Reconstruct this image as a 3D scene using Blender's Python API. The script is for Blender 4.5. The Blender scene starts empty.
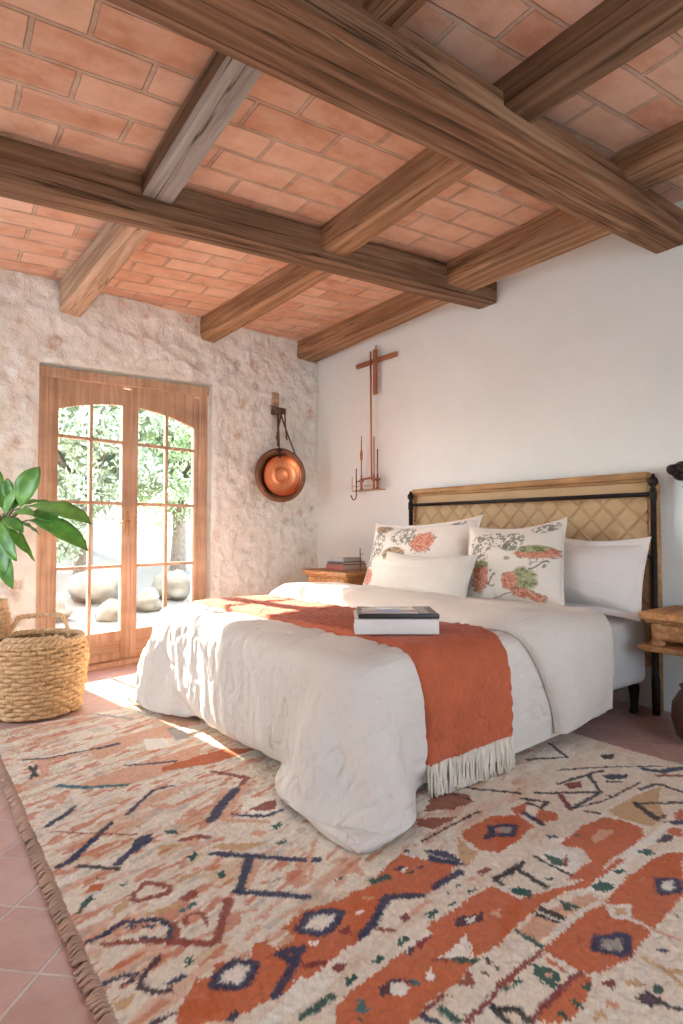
import bpy, bmesh, math, random
import numpy as np
from mathutils import Matrix, Vector

S = bpy.context.scene
COL = S.collection
PI = math.pi
YAW = math.atan(461 / 600.0)
PITCH = math.atan(18 / 600.0)
random.seed(7)
RNG = np.random.default_rng(11)

# ---------------------------------------------------------------- camera
cd = bpy.data.cameras.new('camera')
cam = bpy.data.objects.new('camera', cd)
COL.objects.link(cam)
cd.sensor_fit = 'HORIZONTAL'
cd.sensor_width = 36.0
cd.lens = 600.0 / 683.0 * 36.0
cd.clip_end = 200
cam.location = (0, 0, 1.05)
cam.rotation_euler = (PI / 2 + PITCH, 0, -YAW)
S.camera = cam

# ---------------------------------------------------------------- world, sun, exposure
S.view_settings.view_transform = 'Standard'
S.view_settings.look = 'None'
S.view_settings.exposure = 1.56
S.view_settings.gamma = 1.0
S.view_settings.use_curve_mapping = False
w = bpy.data.worlds.new('sky')
S.world = w
w.use_nodes = True
wn = w.node_tree.nodes
bg = wn['Background']
sky = wn.new('ShaderNodeTexSky')
sky.sky_type = 'NISHITA'
sky.sun_disc = False
sky.sun_elevation = math.radians(32)
sky.sun_rotation = math.radians(-14)
sky.altitude = 200
sky.dust_density = 2.5
mixw = wn.new('ShaderNodeMix'); mixw.data_type = 'RGBA'
mixw.inputs[0].default_value = 0.85
w.node_tree.links.new(sky.outputs[0], mixw.inputs[6])
mixw.inputs[7].default_value = (0.82, 0.97, 1.14, 1)
w.node_tree.links.new(mixw.outputs[2], bg.inputs[0])
bg.inputs[1].default_value = 2.4
sd = bpy.data.lights.new('sun', 'SUN')
sd.energy = 12.0
sd.color = (1.0, 0.94, 0.85)
sd.angle = math.radians(0.8)
sun = bpy.data.objects.new('sun', sd)
COL.objects.link(sun)
SUN_DIR = Vector((-0.13, 1.0, 0.66)).normalized()       # towards the sun
sun.rotation_euler = SUN_DIR.to_track_quat('Z', 'Y').to_euler()
sun.location = (0, 12, 8)

# ---------------------------------------------------------------- numpy noise
def _h(ix, iy, iz, seed):
    n = (ix * 374761393 + iy * 668265263 + iz * 2147483647 + seed * 1274126177) & 0xffffffff
    n = ((n ^ (n >> 13)) * 1274126177) & 0xffffffff
    n = (n ^ (n >> 16)) & 0xffffff
    return n / float(0xffffff)
def vnoise(P, seed=0):
    P = np.asarray(P, float)
    i = np.floor(P).astype(np.int64); f = P - i
    f = f * f * (3 - 2 * f)
    x, y, z = i[..., 0], i[..., 1], i[..., 2]
    fx, fy, fz = f[..., 0], f[..., 1], f[..., 2]
    r = 0
    for dx in (0, 1):
        wx = fx if dx else 1 - fx
        for dy in (0, 1):
            wy = fy if dy else 1 - fy
            for dz in (0, 1):
                wz = fz if dz else 1 - fz
                r = r + wx * wy * wz * _h(x + dx, y + dy, z + dz, seed)
    return r
def fbm(P, scale=1.0, octv=3, seed=0, gain=.5):
    P = np.asarray(P, float) * scale
    a, t, r = 1.0, 0.0, 0
    for k in range(octv):
        r = r + a * (vnoise(P, seed + k * 17) - .5); t += a
        P = P * 2.03 + 13.7; a *= gain
    return r / t * 2
def N2(x, y, scale=1.0, octv=3, seed=0):
    x, y = np.broadcast_arrays(x, y)
    return fbm(np.stack([x, y, np.zeros_like(x) + .37], -1), scale, octv, seed)
def sstep(a, b, x):
    t = np.clip((x - a) / (b - a), 0, 1)
    return t * t * (3 - 2 * t)

# ---------------------------------------------------------------- materials
def mat(name):
    m = bpy.data.materials.new(name); m.use_nodes = True
    return m, m.node_tree, m.node_tree.nodes['Principled BSDF']
def nd(nt, typ, **kw):
    n = nt.nodes.new(typ)
    for k, v in kw.items():
        if k.startswith('i_'):
            n.inputs[k[2:].replace('_', ' ')].default_value = v
        else:
            setattr(n, k, v)
    return n
def ramp(nt, src, stops):
    r = nt.nodes.new('ShaderNodeValToRGB')
    e = r.color_ramp.elements
    while len(e) < len(stops): e.new(.5)
    for q, (p, c) in zip(e, stops):
        q.position = p; q.color = (c[0], c[1], c[2], 1)
    nt.links.new(src, r.inputs[0])
    return r
def s2l(c):
    return tuple(((v / 255) / 12.92 if v / 255 < .04045 else ((v / 255 + .055) / 1.055) ** 2.4) for v in c)
def noise(nt, vec, scale, detail=4, rough=.55, dist=0.0):
    n = nd(nt, 'ShaderNodeTexNoise'); n.inputs['Scale'].default_value = scale
    n.inputs['Detail'].default_value = detail; n.inputs['Roughness'].default_value = rough
    n.inputs['Distortion'].default_value = dist
    if vec is not None: nt.links.new(vec, n.inputs['Vector'])
    return n
def coords(nt, sc=(1, 1, 1), rot=(0, 0, 0), which='Object'):
    t = nd(nt, 'ShaderNodeTexCoord'); m = nd(nt, 'ShaderNodeMapping')
    m.inputs['Scale'].default_value = sc; m.inputs['Rotation'].default_value = rot
    nt.links.new(t.outputs[which], m.inputs[0])
    return m.outputs[0]
def bump(nt, b, h, strength=.4, dist=.01, prev=None):
    n = nd(nt, 'ShaderNodeBump'); n.inputs['Strength'].default_value = strength
    n.inputs['Distance'].default_value = dist
    nt.links.new(h, n.inputs['Height'])
    if prev: nt.links.new(prev.outputs[0], n.inputs['Normal'])
    nt.links.new(n.outputs[0], b.inputs['Normal'])
    return n
def mixc(nt, fac, a, b, mode='MIX'):
    m = nt.nodes.new('ShaderNodeMix'); m.data_type = 'RGBA'; m.blend_type = mode
    for i, v in ((0, fac), (6, a), (7, b)):
        if isinstance(v, (int, float)): m.inputs[i].default_value = v
        elif isinstance(v, tuple): m.inputs[i].default_value = (*v[:3], 1)
        else: nt.links.new(v, m.inputs[i])
    return m.outputs[2]
def wood(name, dark, mid, light, grain=1.0, rough=.75, b=.5, cracks=.6, ax=0):
    def sw(t): t = list(t); t[0], t[ax] = t[ax], t[0]; return tuple(t)
    m, nt, p = mat(name)
    v = coords(nt, sw((.7 * grain, 15 * grain, 15 * grain)))
    n1 = noise(nt, v, 1.6, 6, .62, .6)
    r = ramp(nt, n1.outputs[0], [(.25, s2l(dark)), (.47, s2l(mid)), (.72, s2l(light))])
    v2 = coords(nt, (.5, 1.6, 1.6)); n2 = noise(nt, v2, 2.2, 3)
    r2 = ramp(nt, n2.outputs[0], [(.3, (.62, .6, .58)), (.7, (1.15, 1.12, 1.1))])
    c = mixc(nt, .8, r.outputs[0], r2.outputs[0], 'MULTIPLY')
    v3 = coords(nt, sw((.22 * grain, 10 * grain, 10 * grain))); n3 = noise(nt, v3, 1.5, 3, .6, .25)
    r3 = ramp(nt, n3.outputs[0], [(.485, (1, 1, 1)), (.497, (.25, .22, .2)), (.51, (1, 1, 1))])
    c = mixc(nt, cracks, c, r3.outputs[0], 'MULTIPLY')
    nt.links.new(c, p.inputs['Base Color']); p.inputs['Roughness'].default_value = rough
    p.inputs['Specular IOR Level'].default_value = .3
    bb = bump(nt, p, n1.outputs[0], b, .012)
    bump(nt, p, r3.outputs[0], b, .02, bb)
    return m
def fabric(name, col, weave=900, b=.15, rough=.9, var=.04, attr=None, wr=0):
    m, nt, p = mat(name)
    v = coords(nt)
    n = noise(nt, v, 6, 4)
    c0 = s2l(col)
    r = ramp(nt, n.outputs[0], [(.3, tuple(x * (1 - var * 2) for x in c0)), (.7, tuple(min(1, x * (1 + var)) for x in c0))])
    if attr:
        a = nd(nt, 'ShaderNodeAttribute', attribute_name=attr)
        nt.links.new(a.outputs[0], p.inputs['Base Color'])
    else:
        nt.links.new(r.outputs[0], p.inputs['Base Color'])
    p.inputs['Roughness'].default_value = rough
    p.inputs['Specular IOR Level'].default_value = .2
    p.inputs['Sheen Weight'].default_value = .15
    nw = noise(nt, v, weave, 2, .6)
    bb = bump(nt, p, nw.outputs[0], b, .002)
    if wr:
        v2 = coords(nt, (3, 22, 14)); n2 = noise(nt, v2, 1.3, 5, .6, 1.5)
        bump(nt, p, n2.outputs[0], wr, .02, bb)
    return m
def plain(name, col, rough=.5, metal=0.0, nscale=0, b=0.0, var=0.0, spec=.5):
    m, nt, p = mat(name)
    c = s2l(col)
    p.inputs['Base Color'].default_value = (*c, 1)
    p.inputs['Roughness'].default_value = rough; p.inputs['Metallic'].default_value = metal
    p.inputs['Specular IOR Level'].default_value = spec
    n = noise(nt, coords(nt), nscale or 20, 4)
    if var:
        r = ramp(nt, n.outputs[0], [(.3, tuple(x * (1 - var) for x in c)), (.7, tuple(min(1, x * (1 + var)) for x in c))])
        nt.links.new(r.outputs[0], p.inputs['Base Color'])
    if b: bump(nt, p, n.outputs[0], b, .01)
    return m

# plaster
M_PLASTER, nt, p = mat('white_plaster')
v = coords(nt); n = noise(nt, v, 1.3, 5, .6)
r = ramp(nt, n.outputs[0], [(.3, s2l((232, 235, 230))), (.7, s2l((241, 243, 239)))])
nt.links.new(r.outputs[0], p.inputs[0]); p.inputs['Roughness'].default_value = .9
bump(nt, p, noise(nt, v, 5, 6, .6).outputs[0], .25, .03)
# stone wall, whitewashed
M_STONE, nt, p = mat('limewashed_stone')
v = coords(nt)
nz = noise(nt, v, 3.0, 3)
vv = nd(nt, 'ShaderNodeVectorMath', operation='MULTIPLY_ADD')
nt.links.new(nz.outputs[1], vv.inputs[0]); vv.inputs[1].default_value = (.25, .25, .25); nt.links.new(v, vv.inputs[2])
vo = nd(nt, 'ShaderNodeTexVoronoi'); vo.inputs['Scale'].default_value = 5.2; nt.links.new(vv.outputs[0], vo.inputs[0])
stone = ramp(nt, vo.outputs['Distance'], [(.20, (1, 1, 1)), (.36, (0, 0, 0))])
sep = nd(nt, 'ShaderNodeSeparateColor'); nt.links.new(vo.outputs['Color'], sep.inputs[0])
pick = ramp(nt, sep.outputs[0], [(.56, (0, 0, 0)), (.66, (1, 1, 1))])
f1 = mixc(nt, 1.0, stone.outputs[0], pick.outputs[0], 'MULTIPLY')
sc_ = ramp(nt, sep.outputs[1], [(.2, s2l((216, 194, 168))), (.5, s2l((208, 178, 154))), (.8, s2l((194, 182, 166)))])
pn = noise(nt, v, 9, 6, .7)
base = ramp(nt, pn.outputs[0], [(.25, s2l((204, 198, 184))), (.40, s2l((236, 234, 224))), (.62, s2l((247, 247, 241)))])
pn2 = noise(nt, v, 22, 4, .7)
fm = ramp(nt, pn2.outputs[0], [(.38, (.15, .15, .15)), (.6, (.95, .95, .95))])
f2 = mixc(nt, 1.0, f1, fm.outputs[0], 'MULTIPLY')
c = mixc(nt, f2, base.outputs[0], sc_.outputs[0])
nt.links.new(c, p.inputs[0]); p.inputs['Roughness'].default_value = .95
bb = bump(nt, p, pn.outputs[0], .62, .05)
bump(nt, p, noise(nt, v, 60, 5, .7).outputs[0], .35, .01, bb)
# terracotta floor tiles laid diagonally, .225 m
def tilemat(name, c1, c2, mortar, tile, row, rot, offs, rough, msize, dist, bmp, var2, spec=.5, wash=False):
    m, nt, p = mat(name)
    v = coords(nt, (1, 1, 1), (0, 0, rot))
    nz = noise(nt, v, 2.2, 3)
    ad = nd(nt, 'ShaderNodeVectorMath', operation='MULTIPLY_ADD')
    sb = nd(nt, 'ShaderNodeVectorMath', operation='SUBTRACT'); nt.links.new(nz.outputs[1], sb.inputs[0]); sb.inputs[1].default_value = (.5, .5, .5)
    nt.links.new(sb.outputs[0], ad.inputs[0]); ad.inputs[1].default_value = (dist,) * 3; nt.links.new(v, ad.inputs[2])
    br = nd(nt, 'ShaderNodeTexBrick', offset=offs, squash=1.0)
    br.inputs['Scale'].default_value = 1.0
    br.inputs['Brick Width'].default_value = tile; br.inputs['Row Height'].default_value = row
    br.inputs['Mortar Size'].default_value = msize; br.inputs['Mortar Smooth'].default_value = .35
    br.inputs['Bias'].default_value = 0.0
    br.inputs['Color1'].default_value = (*s2l(c1), 1); br.inputs['Color2'].default_value = (*s2l(c2), 1)
    br.inputs['Mortar'].default_value = (*s2l(mortar), 1)
    nt.links.new(ad.outputs[0], br.inputs[0])
    n2 = noise(nt, v, 7, 5, .65)
    r2 = ramp(nt, n2.outputs[0], [(.3, var2[0]), (.55, (1, 1, 1)), (.75, var2[1])])
    c = mixc(nt, .9, br.outputs[0], r2.outputs[0], 'MULTIPLY')
    if wash:
        n4 = noise(nt, coords(nt, (2.2, 6, 6), (0, 0, rot)), 1.6, 5, .65)
        r4 = ramp(nt, n4.outputs[0], [(.42, (0, 0, 0)), (.72, (.5, .5, .5))])
        c = mixc(nt, r4.outputs[0], c, s2l((232, 204, 184)))
    nt.links.new(c, p.inputs[0]); p.inputs['Roughness'].default_value = rough
    p.inputs['Specular IOR Level'].default_value = spec
    inv = nd(nt, 'ShaderNodeMath', operation='SUBTRACT'); inv.inputs[0].default_value = 1.0
    nt.links.new(br.outputs['Fac'], inv.inputs[1])
    bb = bump(nt, p, inv.outputs[0], bmp, .012)
    bump(nt, p, noise(nt, v, 14, 5, .6).outputs[0], .3, .01, bb)
    return m
M_TILE = tilemat('terracotta_floor_tile', (206, 166, 154), (190, 146, 132), (202, 182, 172), .225, .225, PI / 4, 0.0, .32, .006, .012, .6,
                 ((.86, .8, .78), (1.12, 1.12, 1.12)))
M_BRICK = tilemat('terracotta_ceiling_brick', (226, 184, 156), (206, 152, 122), (190, 160, 138), .42, .185, math.radians(3.5), .43, .85, .012, .03, .9,
                  ((.84, .72, .66), (1.10, 1.13, 1.13)), .2, True)
W_BEAM = wood('dark_beam_wood', (84, 58, 40), (136, 98, 70), (182, 144, 112), .8, .8, .8, .8)
W_BEAM2 = wood('brown_beam_wood', (88, 64, 46), (130, 98, 72), (172, 138, 110), .8, .8, .8, .8)
W_TAN = wood('tan_joist_wood', (116, 84, 56), (162, 122, 88), (204, 166, 132), .9, .8, .7, .8)
W_PALE = wood('pale_joist_wood', (146, 112, 84), (190, 158, 130), (218, 192, 168), .9, .8, .7, .7)
W_GREY = wood('grey_weathered_wood', (118, 108, 98), (160, 152, 144), (192, 184, 176), .9, .85, .7, 1.0)
W_DOOR = wood('door_oak', (176, 138, 108), (204, 170, 142), (222, 194, 168), 1.3, .6, .2, .25, 2)
W_DOORH = wood('door_oak_panel', (176, 138, 108), (204, 170, 142), (222, 194, 168), 1.3, .6, .2, .25, 0)
W_RUST = wood('rustic_pine', (140, 88, 50), (186, 132, 84), (214, 168, 120), 1.6, .65, .35, .45)
W_HEAD = wood('headboard_oak', (150, 106, 66), (184, 140, 94), (208, 168, 120), 1.6, .65, .3, .4, 1)
W_CROSS = wood('copper_brown_wood', (140, 82, 54), (172, 112, 80), (196, 138, 104), 3, .6, .2, .2)
M_IRON = plain('black_iron', (48, 42, 40), .5, .7, 60, .3, .3)
M_COPPER = plain('polished_copper', (244, 158, 112), .36, 1.0, 8, .08, .08)
M_COPPERDK = plain('patinated_copper', (140, 98, 74), .45, .8, 12, .2, .25)
M_COPPERROD = plain('copper_rod', (186, 122, 90), .4, .6, 12, .1, .15)
M_LEATHER = plain('brown_leather', (92, 62, 48), .7, 0, 40, .3, .2)
M_DUVET = fabric('white_linen', (224, 212, 198), 700, .12, .92, .02, None, .5)
M_SHEET = fabric('pale_sheet', (200, 192, 185), 700, .12, .92, .02, None, .1)
M_PILLOW = fabric('white_pillow_cotton', (230, 221, 213), 700, .12, .92, .02)
M_CREAM = fabric('cream_cotton', (214, 203, 190), 700, .12, .92, .02)
M_FLORAL = fabric('floral_cotton', (230, 220, 208), 700, .15, .92, .02, 'Col')
M_THROW = fabric('rust_knit', (192, 99, 65), 260, .5, .95, .10)
M_FRINGE = fabric('cream_yarn', (232, 218, 198), 500, .4, .95, .05)
M_RUG = fabric('rug_wool', (230, 218, 200), 320, .8, .98, .05, 'Col')
M_RUGEDGE = fabric('rug_selvedge_wool', (188, 154, 132), 200, .8, .98, .12)
M_KNIT = fabric('cream_knit', (228, 219, 205), 300, .3, .95, .03)
M_RUSH = fabric('woven_rush', (202, 168, 124), 220, .8, .85, .10)
M_RUSHDK = plain('rush_cord', (158, 118, 76), .85, 0, 150, .5, .2)
M_SEAGRASS = plain('seagrass', (212, 170, 122), .8, 0, 60, .5, .28, .3)
M_SEAPALE = plain('pale_seagrass', (222, 184, 140), .8, 0, 60, .5, .2, .3)
M_LEAF, nt, p = mat('glossy_leaf')
v = coords(nt); n = noise(nt, v, 9, 3)
r = ramp(nt, n.outputs[0], [(.3, s2l((70, 116, 50))), (.6, s2l((112, 164, 68))), (.8, s2l((150, 192, 92)))])
nt.links.new(r.outputs[0], p.inputs[0]); p.inputs['Roughness'].default_value = .35
p.inputs['Transmission Weight'].default_value = 0
M_STEM = plain('plant_stem', (104, 84, 58), .8, 0, 30, .3, .2)
M_SOIL = plain('potting_soil', (70, 52, 40), .95, 0, 50, .9, .3)
M_OLIVE = plain('olive_foliage', (172, 182, 152), .7, 0, 5, 0, .2, .3)
M_OLIVE2 = plain('bright_foliage', (178, 194, 148), .7, 0, 5, 0, .2, .3)
M_BARK = plain('tree_bark', (128, 112, 96), .9, 0, 20, .8, .3)
M_ROCK = plain('pale_rock', (126, 114, 98), .9, 0, 8, .8, .15)
M_GROUND = plain('pale_gravel_ground', (118, 110, 98), .95, 0, 40, .5, .1)
M_PAPER = plain('page_paper', (232, 226, 216), .8, 0, 200, .2, .04)
M_WHITEBOOK = plain('white_book_cover', (226, 216, 208), .5, 0, 30, .05, .03)
M_REDBOOK = plain('rust_book_cover', (178, 92, 70), .6, 0, 30, .1, .1)
M_DARKBOOK = plain('charcoal_book_cover', (92, 82, 84), .6, 0, 30, .1, .1)
M_GREYBOOK = plain('grey_book_cover', (182, 178, 174), .6, 0, 30, .1, .1)
M_BLACK = plain('black_plastic', (42, 38, 38), .35, 0, 30, .03, .1)
M_SCREEN = plain('pale_screen', (176, 172, 172), .12, 0, 3, 0, .12)
M_SCREENB = plain('blue_screen', (150, 172, 205), .12, 0, 3, 0, .12)
M_CLAY = plain('brown_glazed_clay', (98, 66, 52), .45, 0, 6, .2, .2)
M_WAX = plain('ivory_candle', (230, 220, 200), .5, 0, 10, 0, .03)
M_BRASS = plain('aged_brass', (190, 150, 108), .4, .8, 20, .1, .15)
M_GLASS, nt, p = mat('window_glass')
nt.nodes.remove(p)
tr = nd(nt, 'ShaderNodeBsdfTransparent'); tr.inputs[0].default_value = (.97, .98, .97, 1)
gl = nd(nt, 'ShaderNodeBsdfGlossy'); gl.inputs['Roughness'].default_value = .03
fr = nd(nt, 'ShaderNodeFresnel'); fr.inputs[0].default_value = 1.35
mx = nd(nt, 'ShaderNodeMixShader')
nt.links.new(fr.outputs[0], mx.inputs[0]); nt.links.new(tr.outputs[0], mx.inputs[1]); nt.links.new(gl.outputs[0], mx.inputs[2])
nt.links.new(mx.outputs[0], nt.nodes['Material Output'].inputs[0])

# ---------------------------------------------------------------- object helpers
def link(o, parent=None):
    COL.objects.link(o)
    if parent: o.parent = parent
    return o
def thing(name, label, cat, loc=(0, 0, 0), rotz=0.0, group=None):
    o = bpy.data.objects.new(name, None); COL.objects.link(o)
    o.location = loc; o.rotation_euler = (0, 0, rotz); o.empty_display_size = .1
    return tag(o, label, cat, group)
def tag(o, label, cat, group=None):
    o['label'] = label; o['category'] = cat
    if group: o['group'] = group
    return o
def struct(o):
    o['kind'] = 'structure'; return o
def obj(name, bm, m, parent=None, smooth=True, M=None):
    if M is not None: bm.transform(M)
    bmesh.ops.recalc_face_normals(bm, faces=bm.faces)
    me = bpy.data.meshes.new(name); bm.to_mesh(me); bm.free()
    me.materials.append(m)
    if smooth: me.polygons.foreach_set('use_smooth', [True] * len(me.polygons))
    return link(bpy.data.objects.new(name, me), parent)
def sharp(o, deg=35):
    o.data.set_sharp_from_angle(angle=math.radians(deg)); return o
def B(): return bmesh.new()
def box(bm, c, s, bev=.004, rot=None, seg=2):
    t = bmesh.new(); bmesh.ops.create_cube(t, size=1.0)
    bmesh.ops.scale(t, vec=s, verts=t.verts)
    if bev: bmesh.ops.bevel(t, geom=t.edges, offset=min(bev, min(s) * .45), segments=seg, profile=.6, affect='EDGES')
    if rot is not None: bmesh.ops.transform(t, matrix=rot, verts=t.verts)
    bmesh.ops.translate(t, vec=c, verts=t.verts)
    merge(bm, t)
def merge(bm, t):
    me = bpy.data.meshes.new('tmp'); t.to_mesh(me); t.free(); bm.from_mesh(me); bpy.data.meshes.remove(me)
def tube(bm, pts, r, seg=8, cap=True, closed=False):
    pts = [Vector(p) for p in pts]; n = len(pts)
    rs = r if hasattr(r, '__len__') else [r] * n
    rings = []; up = Vector((0, 0, 1)); prev = None
    for i, p in enumerate(pts):
        a = pts[(i - 1) % n] if (closed or i > 0) else p
        b = pts[(i + 1) % n] if (closed or i < n - 1) else p
        d = (b - a).normalized() if (b - a).length > 1e-9 else Vector((0, 0, 1))
        if prev is None:
            u = d.cross(up) if abs(d.dot(up)) < .95 else d.cross(Vector((1, 0, 0)))
        else:
            u = prev - d * prev.dot(d)
        u.normalize(); prev = u; v = d.cross(u)
        rings.append([bm.verts.new(p + (u * math.cos(2 * PI * k / seg) + v * math.sin(2 * PI * k / seg)) * rs[i]) for k in range(seg)])
    m = n if closed else n - 1
    for i in range(m):
        A_, B_ = rings[i], rings[(i + 1) % n]
        for k in range(seg):
            bm.faces.new((A_[k], A_[(k + 1) % seg], B_[(k + 1) % seg], B_[k]))
    if cap and not closed:
        bm.faces.new(rings[0][::-1]); bm.faces.new(rings[-1])
def lathe(bm, prof, seg=32, c=(0, 0, 0), M=None):
    t = bmesh.new(); rings = []
    for r, z in prof:
        if r < 1e-5: rings.append([t.verts.new((0, 0, z))])
        else: rings.append([t.verts.new((r * math.cos(2 * PI * k / seg), r * math.sin(2 * PI * k / seg), z)) for k in range(seg)])
    for A_, B_ in zip(rings, rings[1:]):
        for k in range(seg):
            k2 = (k + 1) % seg
            if len(A_) == 1 and len(B_) == 1: continue
            if len(A_) == 1: t.faces.new((A_[0], B_[k], B_[k2]))
            elif len(B_) == 1: t.faces.new((A_[k], A_[k2], B_[0]))
            else: t.faces.new((A_[k], A_[k2], B_[k2], B_[k]))
    if M is not None: bmesh.ops.transform(t, matrix=M, verts=t.verts)
    bmesh.ops.translate(t, vec=c, verts=t.verts)
    merge(bm, t)
def gridmesh(name, P, m, parent=None, col=None, wrapu=False, flip=False, extra=None):
    nu, nv = P.shape[:2]
    idx = np.arange(nu * nv).reshape(nu, nv)
    if wrapu: idx = np.vstack([idx, idx[:1]])
    q = np.stack([idx[:-1, :-1], idx[1:, :-1], idx[1:, 1:], idx[:-1, 1:]], -1).reshape(-1, 4)
    if flip: q = q[:, ::-1]
    me = bpy.data.meshes.new(name)
    me.vertices.add(nu * nv); me.vertices.foreach_set('co', P.reshape(-1).astype(np.float32))
    nf = len(q)
    me.loops.add(nf * 4); me.loops.foreach_set('vertex_index', q.reshape(-1).astype(np.int32))
    me.polygons.add(nf); me.polygons.foreach_set('loop_start', np.arange(0, nf * 4, 4, dtype=np.int32))
    try: me.polygons.foreach_set('loop_total', np.full(nf, 4, dtype=np.int32))
    except Exception: pass
    me.update(calc_edges=True); me.validate()
    me.polygons.foreach_set('use_smooth', [True] * nf)
    if col is not None:
        ca = me.color_attributes.new('Col', 'FLOAT_COLOR', 'POINT')
        c4 = np.ones((nu * nv, 4), np.float32); c4[:, :3] = col.reshape(-1, 3)
        ca.data.foreach_set('color', c4.reshape(-1))
    me.materials.append(m)
    return link(bpy.data.objects.new(name, me), parent)
def nrm(P):
    du = np.gradient(P, axis=0); dv = np.gradient(P, axis=1)
    n = np.cross(du, dv); return n / (np.linalg.norm(n, axis=-1, keepdims=True) + 1e-12)
def frame(x, y, o):
    x = Vector(x).normalized(); y = Vector(y); z = x.cross(y).normalized(); y = z.cross(x)
    return Matrix(((x.x, y.x, z.x, o[0]), (x.y, y.y, z.y, o[1]), (x.z, y.z, z.z, o[2]), (0, 0, 0, 1)))

# ================================================================ the room
WALLX = 3.63
WA = math.atan(.185)                         # the door wall stands slightly askew
def ceil_z(X, Y): return 2.95 - .05 * (WALLX - X) + np.maximum(0, Y - 3.2) * .02
DW = Matrix.Translation((.87, 4.488 + .185 * .87, 0)) @ Matrix.Rotation(WA, 4, 'Z')   # x along the wall, y outwards, z up
OPL, OPR, OPH = 0.0, 1.46, 2.235

# floor
P = np.zeros((2, 2, 3)); P[0, 0] = (-1.6, -2.2, 0); P[1, 0] = (3.9, -2.2, 0); P[0, 1] = (-1.6, 5.6, 0); P[1, 1] = (3.9, 5.6, 0)
struct(gridmesh('floor', P, M_TILE))
# ceiling
xs = np.linspace(-1.6, 3.9, 60); ys = np.linspace(-2.2, 5.6, 80)
X, Y = np.meshgrid(xs, ys, indexing='ij')
P = np.stack([X, Y, ceil_z(X, Y) + .006 * N2(X, Y, 2.0, 3, 5)], -1)
ce = struct(gridmesh('ceiling', P, M_BRICK, flip=True))
so = ce.modifiers.new('s', 'SOLIDIFY'); so.thickness = .12; so.offset = -1
# plaster wall behind the bed
ys = np.linspace(-2.2, 5.45, 180); zs = np.linspace(-.02, 3.05, 70)
Y, Z = np.meshgrid(ys, zs, indexing='ij')
P = np.stack([WALLX + .012 * N2(Y, Z, 1.6, 4, 9), Y, Z], -1)
wr = struct(gridmesh('wall_right', P, M_PLASTER, flip=True))
so = wr.modifiers.new('s', 'SOLIDIFY'); so.thickness = .2; so.offset = -1
# stone wall with the door opening
ss = np.unique(np.concatenate([np.linspace(-2.6, OPL, 150), np.linspace(OPL, OPR, 90), np.linspace(OPR, 2.92, 100)]))
zs = np.unique(np.concatenate([np.linspace(-.02, OPH, 170), np.linspace(OPH, 3.12, 66)]))
SS, ZZ = np.meshgrid(ss, zs, indexing='ij')
edge = np.minimum.reduce([np.maximum(np.maximum(OPL - SS, SS - OPR), ZZ - OPH)])
fade = sstep(0, .05, edge)
n1 = N2(SS, ZZ, 3.2, 4, 21); n2 = N2(SS + 5, ZZ, 9, 3, 22); n3 = np.abs(N2(SS, ZZ + 3, 6, 3, 23))
D = .022 * n1 + .014 * n2 - .03 * n3
zz = ZZ + np.where(np.abs(ZZ - OPH) < .5, (1 - np.abs(ZZ - OPH) / .5), 0) * .07 * np.clip(SS, OPL, OPR)
P = np.stack([SS, -.01 - 1.35 * D * fade - .02 * fade, zz], -1)
me = bpy.data.meshes.new('wall_back')
nu, nv = SS.shape; idx = np.arange(nu * nv).reshape(nu, nv)
cs = (ss[:-1] + ss[1:]) / 2; cz = (zs[:-1] + zs[1:]) / 2
keep = ~((cs[:, None] > OPL) & (cs[:, None] < OPR) & (cz[None, :] < OPH))
q = np.stack([idx[:-1, :-1], idx[1:, :-1], idx[1:, 1:], idx[:-1, 1:]], -1)[keep]
vs = [tuple(v) for v in P.reshape(-1, 3)]; fs = [tuple(int(k) for k in f) for f in q]
def reveal(a):                                  # a: list of border vertex ids, extruded outwards
    base = len(vs)
    for i in a: vs.append((vs[i][0], .19, vs[i][2]))
    for k in range(len(a) - 1): fs.append((a[k], a[k + 1], base + k + 1, base + k))
iL = int(np.argmin(abs(ss - OPL))); iR = int(np.argmin(abs(ss - OPR))); iT = int(np.argmin(abs(zs - OPH)))
reveal([int(idx[iL, k]) for k in range(0, iT + 1)] + [int(idx[k, iT]) for k in range(iL + 1, iR + 1)] + [int(idx[iR, k]) for k in range(iT - 1, -1, -1)])
# outer face
b0 = len(vs)
for (s_, z_) in ((-2.6, -.02), (OPL, -.02), (OPL, OPH), (OPR, OPH + .1), (OPR, -.02), (2.92, -.02), (2.92, 3.12), (-2.6, 3.12)): vs.append((s_, .19, z_))
fs += [(b0, b0 + 1, b0 + 2, b0 + 7), (b0 + 2, b0 + 3, b0 + 6, b0 + 7), (b0 + 3, b0 + 4, b0 + 5, b0 + 6)]
me.from_pydata(vs, [], fs); me.materials.append(M_STONE)
me.polygons.foreach_set('use_smooth', [True] * len(me.polygons))
wb = struct(link(bpy.data.objects.new('wall_back', me))); wb.matrix_world = DW
# unseen wall behind the viewer, its opening added and sized for frontal fill light
bm = B(); box(bm, (1.2, -2.25, 2.55), (5.6, .12, .9), 0); box(bm, (1.2, -2.25, .35), (5.6, .12, .7), 0); box(bm, (-.8, -2.25, 1.4), (1.6, .12, 1.4), 0); box(bm, (2.9, -2.25, 1.4), (1.6, .12, 1.4), 0); struct(obj('wall_front', bm, M_PLASTER, None, False))

# unseen left wall, added to shape the daylight; made-up opening at the garden end
bm = B()
box(bm, (-1.62, .55, 1.45), (.12, 5.5, 3.0), 0); box(bm, (-1.62, 4.05, 2.72), (.12, 1.5, .45), 0)
struct(obj('wall_left', bm, M_PLASTER, None, False))

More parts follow.
